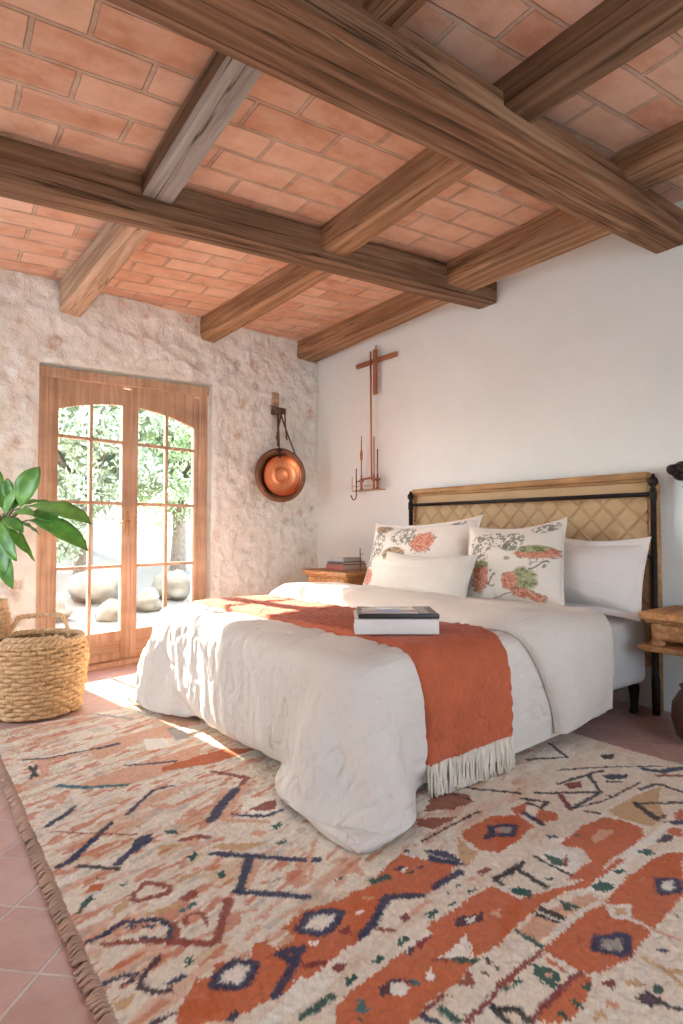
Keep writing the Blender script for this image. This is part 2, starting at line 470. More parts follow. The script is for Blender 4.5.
# ---------------------------------------------------------------- beams and joists
def beam(name, A4, B4, m, label, cat, seed, group=None, amp=.010, bulge=0.0):
    """A4/B4: end corners, order front-bottom, back-bottom, back-top, front-top."""
    A4 = [Vector(v) for v in A4]; B4 = [Vector(v) for v in B4]
    ca = sum(A4, Vector()) / 4; cb = sum(B4, Vector()) / 4
    ax = (cb - ca).normalized(); Mx = frame(ax, Vector((0, 0, 1)).cross(ax), ca); Mi = Mx.inverted()
    a = np.array([Mi @ v for v in A4]); b = np.array([Mi @ v for v in B4])
    L = (cb - ca).length; nl = max(8, int(L / .03)); ns = 7
    t = np.linspace(0, 1, nl)[:, None, None]
    ring = []
    for k in range(4):
        for j in range(ns):
            u = j / ns
            uu = (u - .5) * 1.0 + .5
            ring.append((k, (k + 1) % 4, uu))
    ra = np.array([a[k] * (1 - u) + a[k2] * u for k, k2, u in ring]); rb = np.array([b[k] * (1 - u) + b[k2] * u for k, k2, u in ring])
    P = ra[None] * (1 - t) + rb[None] * t
    cen = P.mean(1, keepdims=True); d = P - cen; ln = np.linalg.norm(d[..., 1:], axis=-1, keepdims=True)
    corner = np.array([1.0 if j == 0 else 0.0 for k in range(4) for j in range(ns)])[None, :, None]
    damp = np.array([.35 if j in (0, 1, ns - 1) else 1.0 for k in range(4) for j in range(ns)])[None, :, None]
    Q = P * np.array([.9, 5, 5])
    nn = fbm(Q + seed * 3.3, 1.3, 4, seed)[..., None]; nb = fbm(Q * [1.6, .25, .25] + seed, 1.0, 2, seed + 5)[..., None]
    off = nn * amp * damp + nb * amp * 1.4 - corner * (.003 + .008 * np.clip(nb, 0, 1))
    P[..., 1:] += (d / (ln + 1e-9))[..., 1:] * off
    o = gridmesh(name, np.swapaxes(P, 0, 1), m, wrapu=True)
    # end caps
    bm = bmesh.new(); bm.from_mesh(o.data); bm.verts.ensure_lookup_table()
    nr = len(ring)
    bm.faces.new([bm.verts[k * nl] for k in range(nr)]); bm.faces.new([bm.verts[k * nl + nl - 1] for k in range(nr)])
    bmesh.ops.recalc_face_normals(bm, faces=bm.faces)
    bm.to_mesh(o.data); bm.free()
    o.data.set_sharp_from_angle(angle=math.radians(28))
    o.matrix_world = Mx
    return tag(o, label, cat, group)
beam('ceiling_beam', [(-.6, 3.02, 2.555), (-.6, 3.20, 2.555), (-.6, 3.20, 2.755), (-.6, 3.02, 2.755)],
     [(3.62, 2.81, 2.745), (3.62, 2.98, 2.745), (3.62, 2.98, 2.93), (3.62, 2.81, 2.93)], W_BEAM2,
     'long dark brown main beam farther from the viewer, its end butting the plaster wall above the bed', 'ceiling beam', 3)
beam('ceiling_beam', [(-.6, 1.50, 2.60), (-.6, 1.86, 2.60), (-.6, 1.86, 2.76), (-.6, 1.50, 2.76)],
     [(3.62, 1.44, 2.685), (3.62, 1.65, 2.685), (3.62, 1.65, 2.83), (3.62, 1.44, 2.83)], W_BEAM,
     'thick dark main beam nearest the viewer, crossing the top of the picture above the bed', 'ceiling beam', 8)
def joist(x0, x1, xa, xb, ya, yb, za, zb, m, label, seed):
    """near end x0..x1 at ya with bottom za, far end xa..xb at yb with bottom zb"""
    ta = float(ceil_z((x0 + x1) / 2, ya)) + .01; tb = float(ceil_z((xa + xb) / 2, yb)) + .01
    beam('ceiling_joist', [(x1, ya, za), (x0, ya, za), (x0, ya, ta), (x1, ya, ta)], [(xb, yb, zb), (xa, yb, zb), (xa, yb, tb), (xb, yb, tb)],
         m, label, 'ceiling joist', seed, None, .006)
joist(1.01, 1.15, 1.00, 1.15, 3.17, 4.70, 2.68, 2.625, W_PALE, 'pale sawn joist above the glazed door, running from the farther beam to the stone wall', 11)
joist(2.20, 2.34, 2.19, 2.34, 3.11, 4.95, 2.73, 2.72, W_TAN, 'brown joist meeting the stone wall between the door and the copper pan', 12)
joist(3.24, 3.40, 3.35, 3.60, 3.06, 5.14, 2.77, 2.81, W_TAN, 'brown joist along the plaster wall into the far room corner', 13)
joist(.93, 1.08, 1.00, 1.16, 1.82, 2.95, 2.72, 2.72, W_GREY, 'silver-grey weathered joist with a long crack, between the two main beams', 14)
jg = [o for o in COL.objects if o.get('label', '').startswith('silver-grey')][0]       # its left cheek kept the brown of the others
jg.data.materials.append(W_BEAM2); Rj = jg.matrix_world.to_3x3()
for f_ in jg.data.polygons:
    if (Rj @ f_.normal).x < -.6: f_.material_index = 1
joist(2.02, 2.19, 2.07, 2.26, 1.76, 2.90, 2.75, 2.74, W_TAN, 'warm brown joist with a pale underside midway between the two main beams', 15)
joist(3.06, 3.36, 3.11, 3.36, 1.69, 2.84, 2.78, 2.77, W_TAN, 'golden brown joist nearest the bed wall between the two main beams', 16)
joist(1.91, 2.08, 1.94, 2.13, -.8, 1.54, 2.74, 2.74, W_BEAM2, 'thick dark joist reaching from the nearest beam to the top right picture edge', 17)
joist(2.90, 3.10, 2.86, 3.07, -.8, 1.49, 2.78, 2.78, W_TAN, 'brown joist at the right picture edge above the nearest beam', 18)
joist(1.22, 1.37, 1.22, 1.37, -.8, 1.60, 2.75, 2.75, W_BEAM, 'dark joist end peeking over the nearest beam at the top middle', 19)

# ---------------------------------------------------------------- double door
door = bpy.data.objects.new('door_1', None); COL.objects.link(door); door.matrix_world = DW; struct(door)
door.empty_display_size = .1
door['label'] = 'glazed double wooden door with arched top panes in the stone wall'
def board(bm, x0, x1, z0, z1, y0, y1, bev=.006): box(bm, ((x0 + x1) / 2, (y0 + y1) / 2, (z0 + z1) / 2), (x1 - x0, y1 - y0, z1 - z0), bev)
def poly_prism(bm, pts, y0, y1):
    a = [bm.verts.new((x, y0, z)) for x, z in pts]; b = [bm.verts.new((x, y1, z)) for x, z in pts]
    bm.faces.new(a[::-1]); bm.faces.new(b)
    for k in range(len(pts)): bm.faces.new((a[k], a[(k + 1) % len(pts)], b[(k + 1) % len(pts)], b[k]))
bm = B()
FY0, FY1 = .03, .15
poly_prism(bm, [(.005, 0), (.085, 0), (.085, 2.15), (.005, 2.215)], FY0, FY1)
poly_prism(bm, [(1.375, 0), (1.455, 0), (1.455, 2.315), (1.375, 2.24)], FY0, FY1)
poly_prism(bm, [(.005, 2.15), (1.455, 2.24), (1.455, 2.32), (.005, 2.222)], FY0 - .02, FY1)
fr_ = sharp(obj('door_frame', bm, W_DOOR, door))
bv = fr_.modifiers.new('b', 'BEVEL'); bv.width = .006; bv.segments = 2
bm = B(); board(bm, .0, 1.46, -.01, .034, .0, .22); obj('door_threshold', bm, W_DOOR, door)
def arch(x): return 2.045 - .115 * ((x - .755) / .62) ** 2           # top of the glass over both leaves
def leaf_door(x0, x1, top0, top1, gl0, gl1, side):
    Y0, Y1 = .055, .10
    ZB = .26
    lf = B()
    board(lf, x0, gl0, .035, min(top0, top1) - .002, Y0, Y1); board(lf, gl1, x1, .035, min(top0, top1), Y0, Y1)
    n = 14
    pts = [(gl0 + (gl1 - gl0) * k / n, arch(gl0 + (gl1 - gl0) * k / n)) for k in range(n + 1)]
    for k in range(n):
        a, b = pts[k], pts[k + 1]
        ta = top0 + (top1 - top0) * (a[0] - x0) / (x1 - x0); tb = top0 + (top1 - top0) * (b[0] - x0) / (x1 - x0)
        poly_prism(lf, [(a[0], a[1]), (b[0], b[1]), (b[0], tb), (a[0], ta)], Y0 + .004, Y1 - .004)
    board(lf, gl0, gl1, ZB - .08, ZB, Y0 + .002, Y1 - .002); board(lf, gl0, gl1, .035, .095, Y0 + .002, Y1 - .002)
    o = sharp(obj('door_leaf', lf, W_DOOR, door))
    b2 = B(); board(b2, gl0, gl1, .09, ZB - .07, Y0 + .014, Y1 - .014); obj('bottom_panel', b2, W_DOORH, o)
    b3 = B(); xm = (gl0 + gl1) / 2
    board(b3, xm - .012, xm + .012, ZB - .005, arch(xm) + .01, Y0 + .006, Y1 - .006, .004)
    for z in (.765, 1.26, 1.745): board(b3, gl0 - .004, gl1 + .004, z - .012, z + .012, Y0 + .005, Y1 - .005, .004)
    obj('muntins', b3, W_DOOR, o)
    g = B(); gp = [(gl0 - .003, ZB - .01), (gl1 + .003, ZB - .01)] + [(p_[0], p_[1] + .006) for p_ in pts[::-1]]
    vv_ = [g.verts.new((x, (Y0 + Y1) / 2, z)) for x, z in gp]; g.faces.new(vv_)
    obj('glass_pane', g, M_GLASS, o, False)
    h = B(); hx = (x1 - .035) if side < 0 else (x0 + .035)
    if side < 0:
        box(h, (hx, Y0 - .004, 1.10), (.03, .008, .20), .003)
        tube(h, [(hx, Y0 - .005, 1.12), (hx, Y0 - .045, 1.12), (hx - .03, Y0 - .05, 1.115), (hx - .10, Y0 - .045, 1.105)], [.008, .008, .008, .006], 8)
        tube(h, [(hx, Y0 - .006, 1.05), (hx, Y0 - .03, 1.05), (hx - .012, Y0 - .032, 1.03)], .004, 6)
        obj('door_handle', h, M_BRASS, o)
    else:
        box(h, (hx, Y0 - .004, 1.12), (.02, .008, .07), .003); obj('door_latch', h, M_BRASS, o)
leaf_door(.086, .7445, 2.175, 2.21, .165, .665, -1)
leaf_door(.7455, 1.374, 2.21, 2.25, .80, 1.335, 1)

# ---------------------------------------------------------------- outdoors
gp = np.zeros((40, 40, 3)); gx = np.linspace(-14, 16, 40); gy = np.linspace(4.9, 34, 40)
GX, GY = np.meshgrid(gx, gy, indexing='ij')
gp = np.stack([GX, GY, -.03 + .05 * N2(GX, GY, .5, 3, 2) * sstep(5.3, 7, GY) + .10 * np.maximum(0, GY - 7.5)], -1)
gr = struct(gridmesh('ground', gp, M_GROUND)); gr['label'] = 'pale gravel ground outside the door'
def rock(x, y, s, seed, label):
    t = bmesh.new(); bmesh.ops.create_icosphere(t, subdivisions=3, radius=1.0)
    co = np.array([v.co for v in t.verts]); d = 1 + .55 * fbm(co + seed * 7, 1.3, 3, seed) + .22 * fbm(co, 4, 3, seed)
    for v, k in zip(t.verts, d): v.co = Vector((v.co.x * k * s, v.co.y * k * s * .8, v.co.z * k * s * .62))
    o = obj('garden_rock', t, M_ROCK, None)
    o.location = (x, y, s * .38 + .10 * max(0, y - 7.5)); o.rotation_euler = (0, 0, seed * 1.7)
    return tag(o, label, 'rock', 'pale rocks edging the garden outside')
RK = [(-.1, 7.4, .34), (.55, 7.6, .22), (1.05, 7.3, .26), (1.6, 7.7, .30), (2.2, 7.4, .26), (2.75, 7.8, .28), (3.35, 7.5, .28), (-.9, 8.9, .3), (1.4, 8.7, .40), (2.4, 8.6, .5), (3.4, 8.5, .42), (-.7, 7.9, .4), (4.1, 8.0, .42)]
for i, (x, y, s_) in enumerate(RK): rock(x, y, s_ * .8, i + 2, 'pale boulder in the low rock edging seen through the door')
def leafcloud(n, cx, cy, cz, rx, ry, rz, size, seed, hollow=.35):
    rg = np.random.default_rng(seed)
    d = rg.normal(size=(n * 3, 3)); d /= np.linalg.norm(d, axis=1, keepdims=True)
    r = hollow + (1 - hollow) * rg.random(n * 3) ** .6
    lump = .75 + .55 * fbm(d * 2 + seed, 1.6, 3, seed)
    p = d * (r * lump)[:, None] * [rx, ry, rz]
    keepm = fbm(p * 1.7 + seed, 1.3, 2, seed + 3) > -.12
    p = (p + [cx, cy, cz])[keepm][:n]; n = len(p)
    a = rg.normal(size=(n, 3)); a /= np.linalg.norm(a, axis=1, keepdims=True)
    b = np.cross(a, rg.normal(size=(n, 3))); b /= np.linalg.norm(b, axis=1, keepdims=True)
    L = size * (0.6 + .8 * rg.random(n))[:, None]; W = L * .38
    v = np.stack([p - a * L, p + b * W, p + a * L, p - b * W], 1).reshape(-1, 3)
    f = np.arange(n * 4).reshape(n, 4)
    return v, f
def tree(name, x, y, h, r, m, label, seed, n=5200, zb=0.0, group=None):
    t = thing(name, label, 'tree', (x, y, zb), 0, group)
    b = B(); rr = random.Random(seed)
    tops = []
    tube(b, [(0, 0, -.3), (.05, .02, h * .15), (rr.uniform(-.15, .15), rr.uniform(-.15, .15), h * .34), (0, 0, h * .5)], [.17, .13, .10, .06], 9)
    for k in range(6):
        a_ = k * 1.05 + rr.random(); e = (math.cos(a_) * r * .6, math.sin(a_) * r * .6, h * (.55 + .25 * rr.random()))
        tube(b, [(0, 0, h * .3), (e[0] * .4, e[1] * .4, h * .48), e], [.06, .04, .012], 6)
    obj('trunk', b, M_BARK, t)
    v, f = leafcloud(n, 0, 0, h * .55, r, r, h * .47, .055, seed)
    me = bpy.data.meshes.new('foliage'); me.from_pydata(v.tolist(), [], f.tolist()); me.materials.append(m)
    link(bpy.data.objects.new('foliage', me), t)
def gz(y): return -.03 + .10 * max(0, y - 7.5)
tree('olive_tree', 2.6, 10.3, 4.4, 1.75, M_OLIVE, 'grey-green olive tree seen through the left door leaf', 4, 22000, gz(10.3))
tree('olive_tree', 4.5, 11.0, 4.6, 1.8, M_OLIVE2, 'bright green tree seen through the right door leaf', 5, 22000, gz(11.2))
tree('olive_tree', 3.5, 13.6, 6.0, 2.6, M_OLIVE, 'tall olive tree standing behind the two nearer garden trees', 6, 22000, gz(14))
tree('olive_tree', 2.4, 16.2, 5.8, 2.3, M_OLIVE2, 'leafy garden tree farthest back to the left beyond the door glass', 7, 16000, gz(16.2))
tree('olive_tree', 6.6, 14.6, 5.8, 2.2, M_OLIVE, 'leafy garden tree at the far right beyond the door glass', 9, 7000, gz(14.6))
sh = thing('garden_shrub', 'low grey shrub growing among the rocks outside the left door leaf', 'shrub', (2.0, 9.9, gz(9.9)))
b = B()
for k in range(7): tube(b, [(0, 0, -.1), (.2 * math.cos(k), .2 * math.sin(k), .4), (.4 * math.cos(k), .4 * math.sin(k), .8)], [.02, .015, .006], 5)
obj('branches', b, M_BARK, sh)
v, f = leafcloud(3200, 0, 0, .85, .75, .6, .7, .05, 31)
me = bpy.data.meshes.new('foliage'); me.from_pydata(v.tolist(), [], f.tolist()); me.materials.append(M_OLIVE)
link(bpy.data.objects.new('foliage', me), sh)

# ================================================================ rug
RX0, RX1, RY0, RY1 = .40, 2.82, -.25, 3.56
RUGC = {'c': (232, 217, 194), 'w': (240, 231, 214), 'o': (200, 100, 48), 'd': (150, 80, 48), 's': (220, 168, 134), 'y': (206, 166, 118),
        'n': (44, 50, 78), 'g': (34, 84, 68), 't': (62, 110, 112), 'r': (150, 74, 54), 'm': (134, 52, 52), 'p': (70, 44, 60), 'b': (56, 48, 42), 'k': (168, 160, 148)}
RUG = """s 1297,3435 1443,3183 1368,3016 1033,2964 887,2856 786,2822 795,2997 1026,3076 1207,3109
s 1239,2730 1101,2691 889,2659 695,2616 630,2578 801,2463 1139,2509
w 1044,2955 1132,2914 1120,2772 1001,2792
k 1201,3054 1283,3021 1235,2835 1161,2839
s 567,3013 603,2985 568,2750 531,2760
t14 577,2635 676,2542 805,2477
n9 729,2222 870,2359 950,2349
n12 458,2295 523,2338 580,2393
n11 486,2031 583,2113 662,2190
n 633,1939 691,2030 755,2029 715,1988
r5 467,2250 599,2137 708,2053
s24 522,3463 662,3498 915,3457
b10 511,2929 520,2787
b9 545,2924 490,2773
n17 839,2964 922,2972
n10 869,2675 1060,2590
g 790,2027 823,2007 821,1974 791,1989
g 783,1813 812,1834 813,1811
s 790,2262 864,2220 907,2157 848,2178
s 838,2069 933,2051 919,2020 850,2020
s 728,1943 781,1926 778,1894 737,1914
s 822,1929 875,1924 848,1863 808,1871
y 717,2122 745,2114 728,2080
b10 503,3019 614,2977 828,2972
k13 813,3667 975,3509 1104,3312
s 508,2556 601,2549 547,2448
n11 442,2009 497,2028 576,2113
n15 595,1911 667,1963 727,1997
b10 491,1971 588,1886
r10 575,1689 585,1731 632,1757 659,1737 681,1693 661,1673 605,1682 575,1689
o 474,1817 502,1849 534,1833 514,1804
g 432,1727 450,1769 488,1797 486,1774 454,1741
g 562,1802 590,1798 571,1777
g 513,1876 529,1874 521,1852
y 514,1695 580,1727 556,1679 511,1659
y 575,1618 687,1611 661,1590 577,1601
r 679,1634 735,1642 727,1605 684,1605
t 659,1584 713,1591 704,1573 664,1567
n9 430,1593 522,1621 605,1571 618,1524 593,1481 543,1526
r9 462,1568 528,1525 597,1471 692,1399
r9 597,1471 626,1504 628,1539
r6 650,1515 668,1546 704,1534 696,1480
n8 417,1433 456,1432 491,1416
n5 450,1403 479,1402
p8 552,1441 510,1413 484,1376 495,1351 537,1320
n8 542,1342 575,1346
g 593,1379 614,1394 611,1378 597,1372
g 784,1818 820,1834 806,1791 781,1789
y 421,1361 473,1363 452,1338 419,1333
y 736,1943 812,1908 786,1894 736,1916
y 718,1728 789,1722 759,1697 726,1704
o 523,1253 591,1316 604,1284 619,1251 590,1191 527,1231
p7 473,1255 518,1257
n6 525,1596 540,1585
n6 561,1568 577,1559
r14 1144,2381 1228,2240 1124,2145
s18 985,2037 1100,2197
s16 1173,2175 990,1977
n22 1137,2169 1048,2092 948,1995
w 1068,2002 1136,2071 1247,2017 1204,1927 1117,1907
r 1093,1982 1170,1998 1218,1992 1176,1933 1134,1936
n8 1030,1988 1123,1897 1187,1910
s12 985,1967 1103,1863
g 1095,1829 1140,1834 1133,1813 1092,1794
g 1054,1726 1092,1720 1086,1701 1051,1700
s 1014,1828 1050,1831 1058,1795 1028,1793
r12 806,1928 864,1919 891,1886
s 883,2059 946,2052 902,2004
g 786,1809 811,1833 811,1800 786,1788
g 819,1682 838,1681 833,1652 816,1646
y 863,1826 913,1822 1032,1742 926,1745
n14 855,1788 945,1702 1016,1626 1100,1553
n17 943,1699 893,1635 830,1554
n13 819,1560 887,1497 968,1417
s10 945,1656 864,1564
s7 985,1471 1045,1538 1155,1648
s7 1009,1470 1072,1538
s 979,1599 989,1581 973,1564
k 901,1536 950,1535 979,1550 915,1543
g 1076,1438 1120,1432 1088,1419
o 988,2560 1075,2576 1302,2604 1433,2503 1191,2466 971,2514
o 1098,1349 1160,1328 1070,1225 987,1201 919,1187 856,1173 792,1164 791,1176 726,1160 692,1165 646,1160 607,1166 510,1212 533,1267 573,1267 582,1240 601,1267 585,1301 600,1311 625,1303 647,1333 723,1300 753,1340 787,1327 788,1287 851,1292 840,1342 895,1359 941,1370 1006,1352 1065,1348
r14 785,1538 741,1477 688,1410 668,1409 613,1461
w 882,1324 927,1350 988,1326 1006,1305 948,1274 908,1269 875,1301
n12 882,1324 927,1350 988,1326 1006,1305 948,1274 908,1269 873,1310 882,1324
w 616,1276 650,1308 690,1312 729,1276 695,1250 662,1230
n11 616,1276 650,1308 690,1312 729,1276 695,1250 662,1230 614,1272
n11 786,1276 843,1252 798,1236 786,1276
n13 804,1225 759,1200 711,1166
w 710,1141 781,1184 797,1160 845,1158 856,1126 744,1105 654,1102 619,1124
g10 724,1081 759,1083 811,1089
g 863,1109 899,1105 882,1095 860,1094
g 951,1118 976,1118 960,1099
n12 1094,1252 1040,1218 974,1197
m 853,1157 887,1161 894,1137 864,1137
m8 815,1198 853,1181
w 1028,1288 1061,1285 1052,1261 1025,1266
m 953,1255 984,1246 969,1215 952,1235
w 857,1261 901,1247 868,1239
n 589,1170 623,1183 625,1167 602,1156
g 593,1387 615,1395 612,1379 594,1372
g 820,1682 842,1679 832,1644 813,1649
s6 865,1382 955,1391
s9 778,1480 824,1452
s9 752,1368 798,1389
d 1762,1688 1830,1580 1802,1520 1696,1524 1595,1578
b9 1824,1760 1888,1591 2002,1461
b5 1762,1688 1804,1545
d 1534,1554 1660,1480 1531,1467 1495,1515
o 1592,1398 1752,1409 1855,1354 1707,1247 1584,1235 1551,1289 1561,1360
k 1697,1360 1773,1313 1727,1284 1660,1315
n12 1697,1360 1773,1313 1720,1279 1656,1311 1697,1360
n12 1626,1319 1666,1330
y 1566,1397 1531,1323 1528,1269 1425,1242 1466,1298
n 1408,1399 1456,1352 1458,1286 1417,1265 1373,1316
k5 1401,1376 1433,1279
b5 1438,1434 1584,1447
b5 1598,1448 1754,1456
g 1352,1432 1370,1428 1349,1406
o 1119,1347 1138,1347 1196,1381 1256,1403 1325,1421 1361,1357 1385,1338 1420,1277 1348,1232 1278,1225 1232,1230 1141,1286
o 1078,1363 1119,1347 1136,1290 1094,1253 1026,1214 976,1194 934,1181
c 1130,1273 1224,1222 1225,1193 1101,1182 1024,1192
n13 1228,1226 1147,1281 1103,1259 1049,1222 986,1197
w 1033,1285 1054,1283 1051,1265 1034,1270
y 1079,1319 1123,1307 1097,1298
g14 1160,1361 1211,1353
n 1253,1371 1289,1377 1286,1363 1254,1356
g 1270,1341 1300,1334 1283,1322 1270,1325
n 1319,1337 1343,1340 1337,1327 1319,1327
w 1260,1357 1294,1360 1290,1346 1265,1341
n14 1286,1233 1401,1240
n14 1385,1338 1432,1268
m 1108,1189 1139,1198 1133,1170 1111,1168
s9 1152,1188 1206,1194 1225,1193
g 1180,1160 1214,1160 1211,1143 1173,1139
g 1039,1133 1077,1133 1075,1117 1034,1115
g 947,1117 982,1111 976,1100 947,1107
g 873,1104 899,1105 893,1098 866,1090
g 1342,1161 1373,1159 1369,1147 1338,1149
g 1256,1148 1286,1153 1280,1143 1254,1143
g 1339,1200 1354,1199 1346,1190 1336,1192
g 1290,1193 1304,1193 1297,1183
r6 1029,1194 1067,1164
o 1130,1110 1156,1127 1254,1129 1411,1137 1424,1120 1432,1048 1369,1002 1297,982 1239,968 1159,969 1114,958 1066,946 993,946 947,939 896,932 861,925 756,1005 798,1062 850,1075 972,1087 1061,1094 1138,1092
p 1227,1104 1303,1072 1277,1046 1202,1073
w 1246,1083 1275,1074 1253,1059 1233,1068
s 1312,1058 1351,1055 1368,1035 1321,1032
m 1078,1103 1143,1088 1072,1080
p 1037,1096 1064,1097 1057,1080 1032,1078
w 1203,1042 1156,978 1102,1008 1073,1030 1121,1026 1167,1035
g8 1103,1002 1148,967
r6 1070,1027 1099,1006
w 1017,1008 1048,1018 1029,984 1015,990
w 935,1037 967,1022 960,999 926,994 913,1013
p 905,1041 938,1044 913,1013 893,1023
t 979,1022 995,1010 993,992 972,999
p5 938,1044 976,1015
t 826,1028 854,1045 858,1007 834,1004
g 814,1008 826,1003 818,993
m7 1208,886 1126,881 1054,865 991,860
r8 1105,950 1080,935 1065,942 1080,925 1105,950
o 1022,929 1034,929 1025,917
m5 1009,939 924,931
g10 977,916 977,874
n7 933,925 942,898
g 1121,871 1138,867 1127,862
g 1157,871 1180,867 1174,861
b7 1064,849 1109,814
b10 1064,849 1061,806
b5 1170,956 1165,919
b5 1129,926 1134,915
s 1229,954 1244,953 1235,943
b7 1446,1142 1568,1146
b10 1461,1154 1450,1123
g 1442,1091 1481,1083 1482,1053 1442,1055
r 1443,1209 1488,1207 1483,1185 1439,1187
s 1386,1203 1416,1196 1405,1173
b10 2573,1705 2485,1558 2314,1650
b5 2312,1501 2466,1419 2572,1356 2711,1249
b 2627,1490 2690,1442 2638,1421 2596,1441
m 2217,1403 2292,1378 2238,1340 2184,1359
b9 2195,1420 2381,1394 2262,1274 2036,1263 2115,1357
m13 2115,1357 2036,1263
b9 2047,1424 2262,1274
b10 2381,1394 2466,1382
n 2426,1360 2515,1291 2466,1278 2392,1318
b9 2374,1308 2418,1275
b5 2036,1263 2216,1222 2471,1224
n20 2626,1277 2651,1222 2772,1184
r14 2600,1209 2682,1146
b9 1966,1428 2018,1346 1956,1338 1954,1395
o 1886,1313 1946,1332 1969,1275 1928,1243 1858,1272
n12 1874,1361 1857,1261
o 1771,1389 1839,1336 1819,1267 1677,1241 1575,1237
k 1727,1349 1775,1312 1714,1278 1678,1306
n12 1731,1346 1775,1312 1711,1276 1675,1303
o 1869,1405 1954,1395 1898,1356 1832,1354
y 2132,1176 2280,1172 2441,1168 2500,1153 2369,1104 2240,1016 2135,1023 2111,1115
o 1774,1145 1944,1170 2075,1155 2101,1110 2104,1036 2048,999 1915,995 1808,1000 1753,986 1654,998 1622,1022 1783,1038 1814,1093
s 1905,1109 1978,1121 2013,1083 1924,1072 1880,1085
b16 2271,1137 2209,1039
b9 2271,1137 2421,1036
b8 2209,1039 2257,1028
b9 2519,1077 2518,1172 2407,1193
o 2305,1017 2375,1016 2267,971 2256,991
o 2153,986 2202,972 2206,945 2149,921 2137,953
n16 2213,1000 2256,966
p 2069,983 2118,979 2139,941 2092,933 2048,956
o 1766,911 1935,921 2023,903 2043,877 1893,814
w15 1713,964 1861,968 2044,980 2207,992
g 1943,974 1985,952 1974,930 1935,937
g 1768,965 1798,960 1783,936 1764,942
w 2021,894 2052,880 2011,863 2007,876
g 1796,1204 1821,1195 1816,1177 1783,1181
g 1861,1160 1894,1151 1879,1134
w 1677,1159 1766,1130 1764,1072 1718,1031 1643,1035 1630,1099
g 1687,1141 1709,1094 1682,1068 1656,1088
r 1676,1073 1748,1104 1726,1082 1682,1059
b7 1474,1148 1591,1157
b7 1650,1150 1650,1030
b8 2070,1224 2089,1183
b 2256,1249 2272,1236 2246,1227
o 1315,893 1408,896 1538,905 1606,890 1659,903 1786,921 1923,907 1997,908 2056,882 1817,781 1681,767 1593,760 1444,747 1365,758 1323,774 1312,794 1305,889
o 1348,1051 1479,1041 1598,998 1691,994 1776,982 1853,989 1865,970 1748,967 1641,965 1562,993 1460,994 1328,984 1245,971
w 1603,892 1659,849 1598,817 1546,850
y 1604,869 1627,851 1599,837 1579,852
w9 1591,815 1593,767
s6 1593,767 1610,703
k 1462,829 1518,792 1454,763 1409,809
n11 1457,833 1521,790 1452,758 1408,816 1457,833
w 1830,852 1868,824 1823,800 1780,825
n10 1834,858 1878,824 1819,795 1772,823 1834,858
s 1313,969 1393,981 1473,969 1617,951 1606,913 1471,928 1366,915 1314,918
b 1405,986 1455,991 1466,925 1420,919
w5 1425,978 1438,926
g 1514,983 1536,936 1526,922 1492,941
w 1622,962 1690,968 1734,926 1695,906 1623,914
g 1653,964 1690,952 1708,921 1653,915 1635,937
g 1765,963 1795,959 1800,936 1767,944
g9 1313,969 1316,904
g 1449,1096 1476,1083 1496,1044 1457,1034
g 1568,1071 1602,1048 1578,1046
b11 1476,1150 1587,1155
b10 1549,1156 1542,1040
g 1240,882 1266,856 1266,813 1212,799 1218,845
s 1237,840 1253,833 1237,819
r8 1302,891 1126,880
o5 1288,878 1283,811
o 1106,768 1142,786 1198,790 1314,782 1310,763 1247,743 1159,728
m8 1104,780 1186,790 1308,792
g 1269,765 1291,768 1291,753 1267,752
g 1215,763 1230,761 1224,737 1212,735 1209,749
g 1159,760 1176,760 1167,732 1156,732
m 1318,742 1348,739 1344,723 1314,721
s 1264,706 1290,705 1295,687 1264,688
y 1358,716 1395,704 1393,685 1362,694
p 1336,675 1377,677 1380,641 1353,634 1331,655
g 1385,666 1415,668 1417,652 1389,648
b7 1366,637 1385,600
y8 1474,724 1470,672 1501,648
y8 1478,688 1457,630
n 1523,721 1543,718 1544,699 1522,702
b 1704,756 1712,743 1697,743
b 1607,711 1610,696 1599,701
y 1198,708 1242,709 1236,688
b10 1074,839 1101,818 1095,787
g5 1121,868 1176,862"""
st = .0053
xs = np.arange(RX0, RX1 + st, st); ys = np.arange(RY0, RY1 + st, st)
X, Y = np.meshgrid(xs, ys, indexing='ij')
WX = X + .004 * (RNG.random(X.shape) - .5) * 2 + .005 * N2(X, Y, 55, 2, 41) + .003 * N2(X, Y, 14, 2, 42); WY = Y + .004 * (RNG.random(X.shape) - .5) * 2 + .005 * N2(X + 9, Y, 55, 2, 43) + .003 * N2(X, Y + 7, 14, 2, 44)
C = np.zeros(X.shape + (3,)); C[:] = s2l(RUGC['c'])
def blend(mask, key, a=1.0):
    c = np.array(s2l(RUGC[key])); mm = (mask * a)[..., None]
    C[:] = C * (1 - mm) + c * mm
# soft heather of tan, salmon and grey wool, streaked along the weft
st1 = N2(X * 3 + Y * 1.2, Y * 10 - X * 3, 2.2, 3, 50); st2 = N2(X * 2.4 + 3, Y * 12 - X * 3, 2.6, 3, 51); st3 = N2(X * 4, Y * 11 - X * 3, 3, 3, 52)
left = sstep(1.25, 1.8, Y + .25 * (2.0 - X))
blend(sstep(.16, .34, st1), 'y', .60 * 1); blend(sstep(.2, .4, st2) * left, 's', .8); blend(sstep(.30, .42, st3) * left, 'o', .65)
blend(sstep(.25, .5, -st3) * left, 'k', .45); blend(sstep(.2, .5, -st1), 'w', .7)
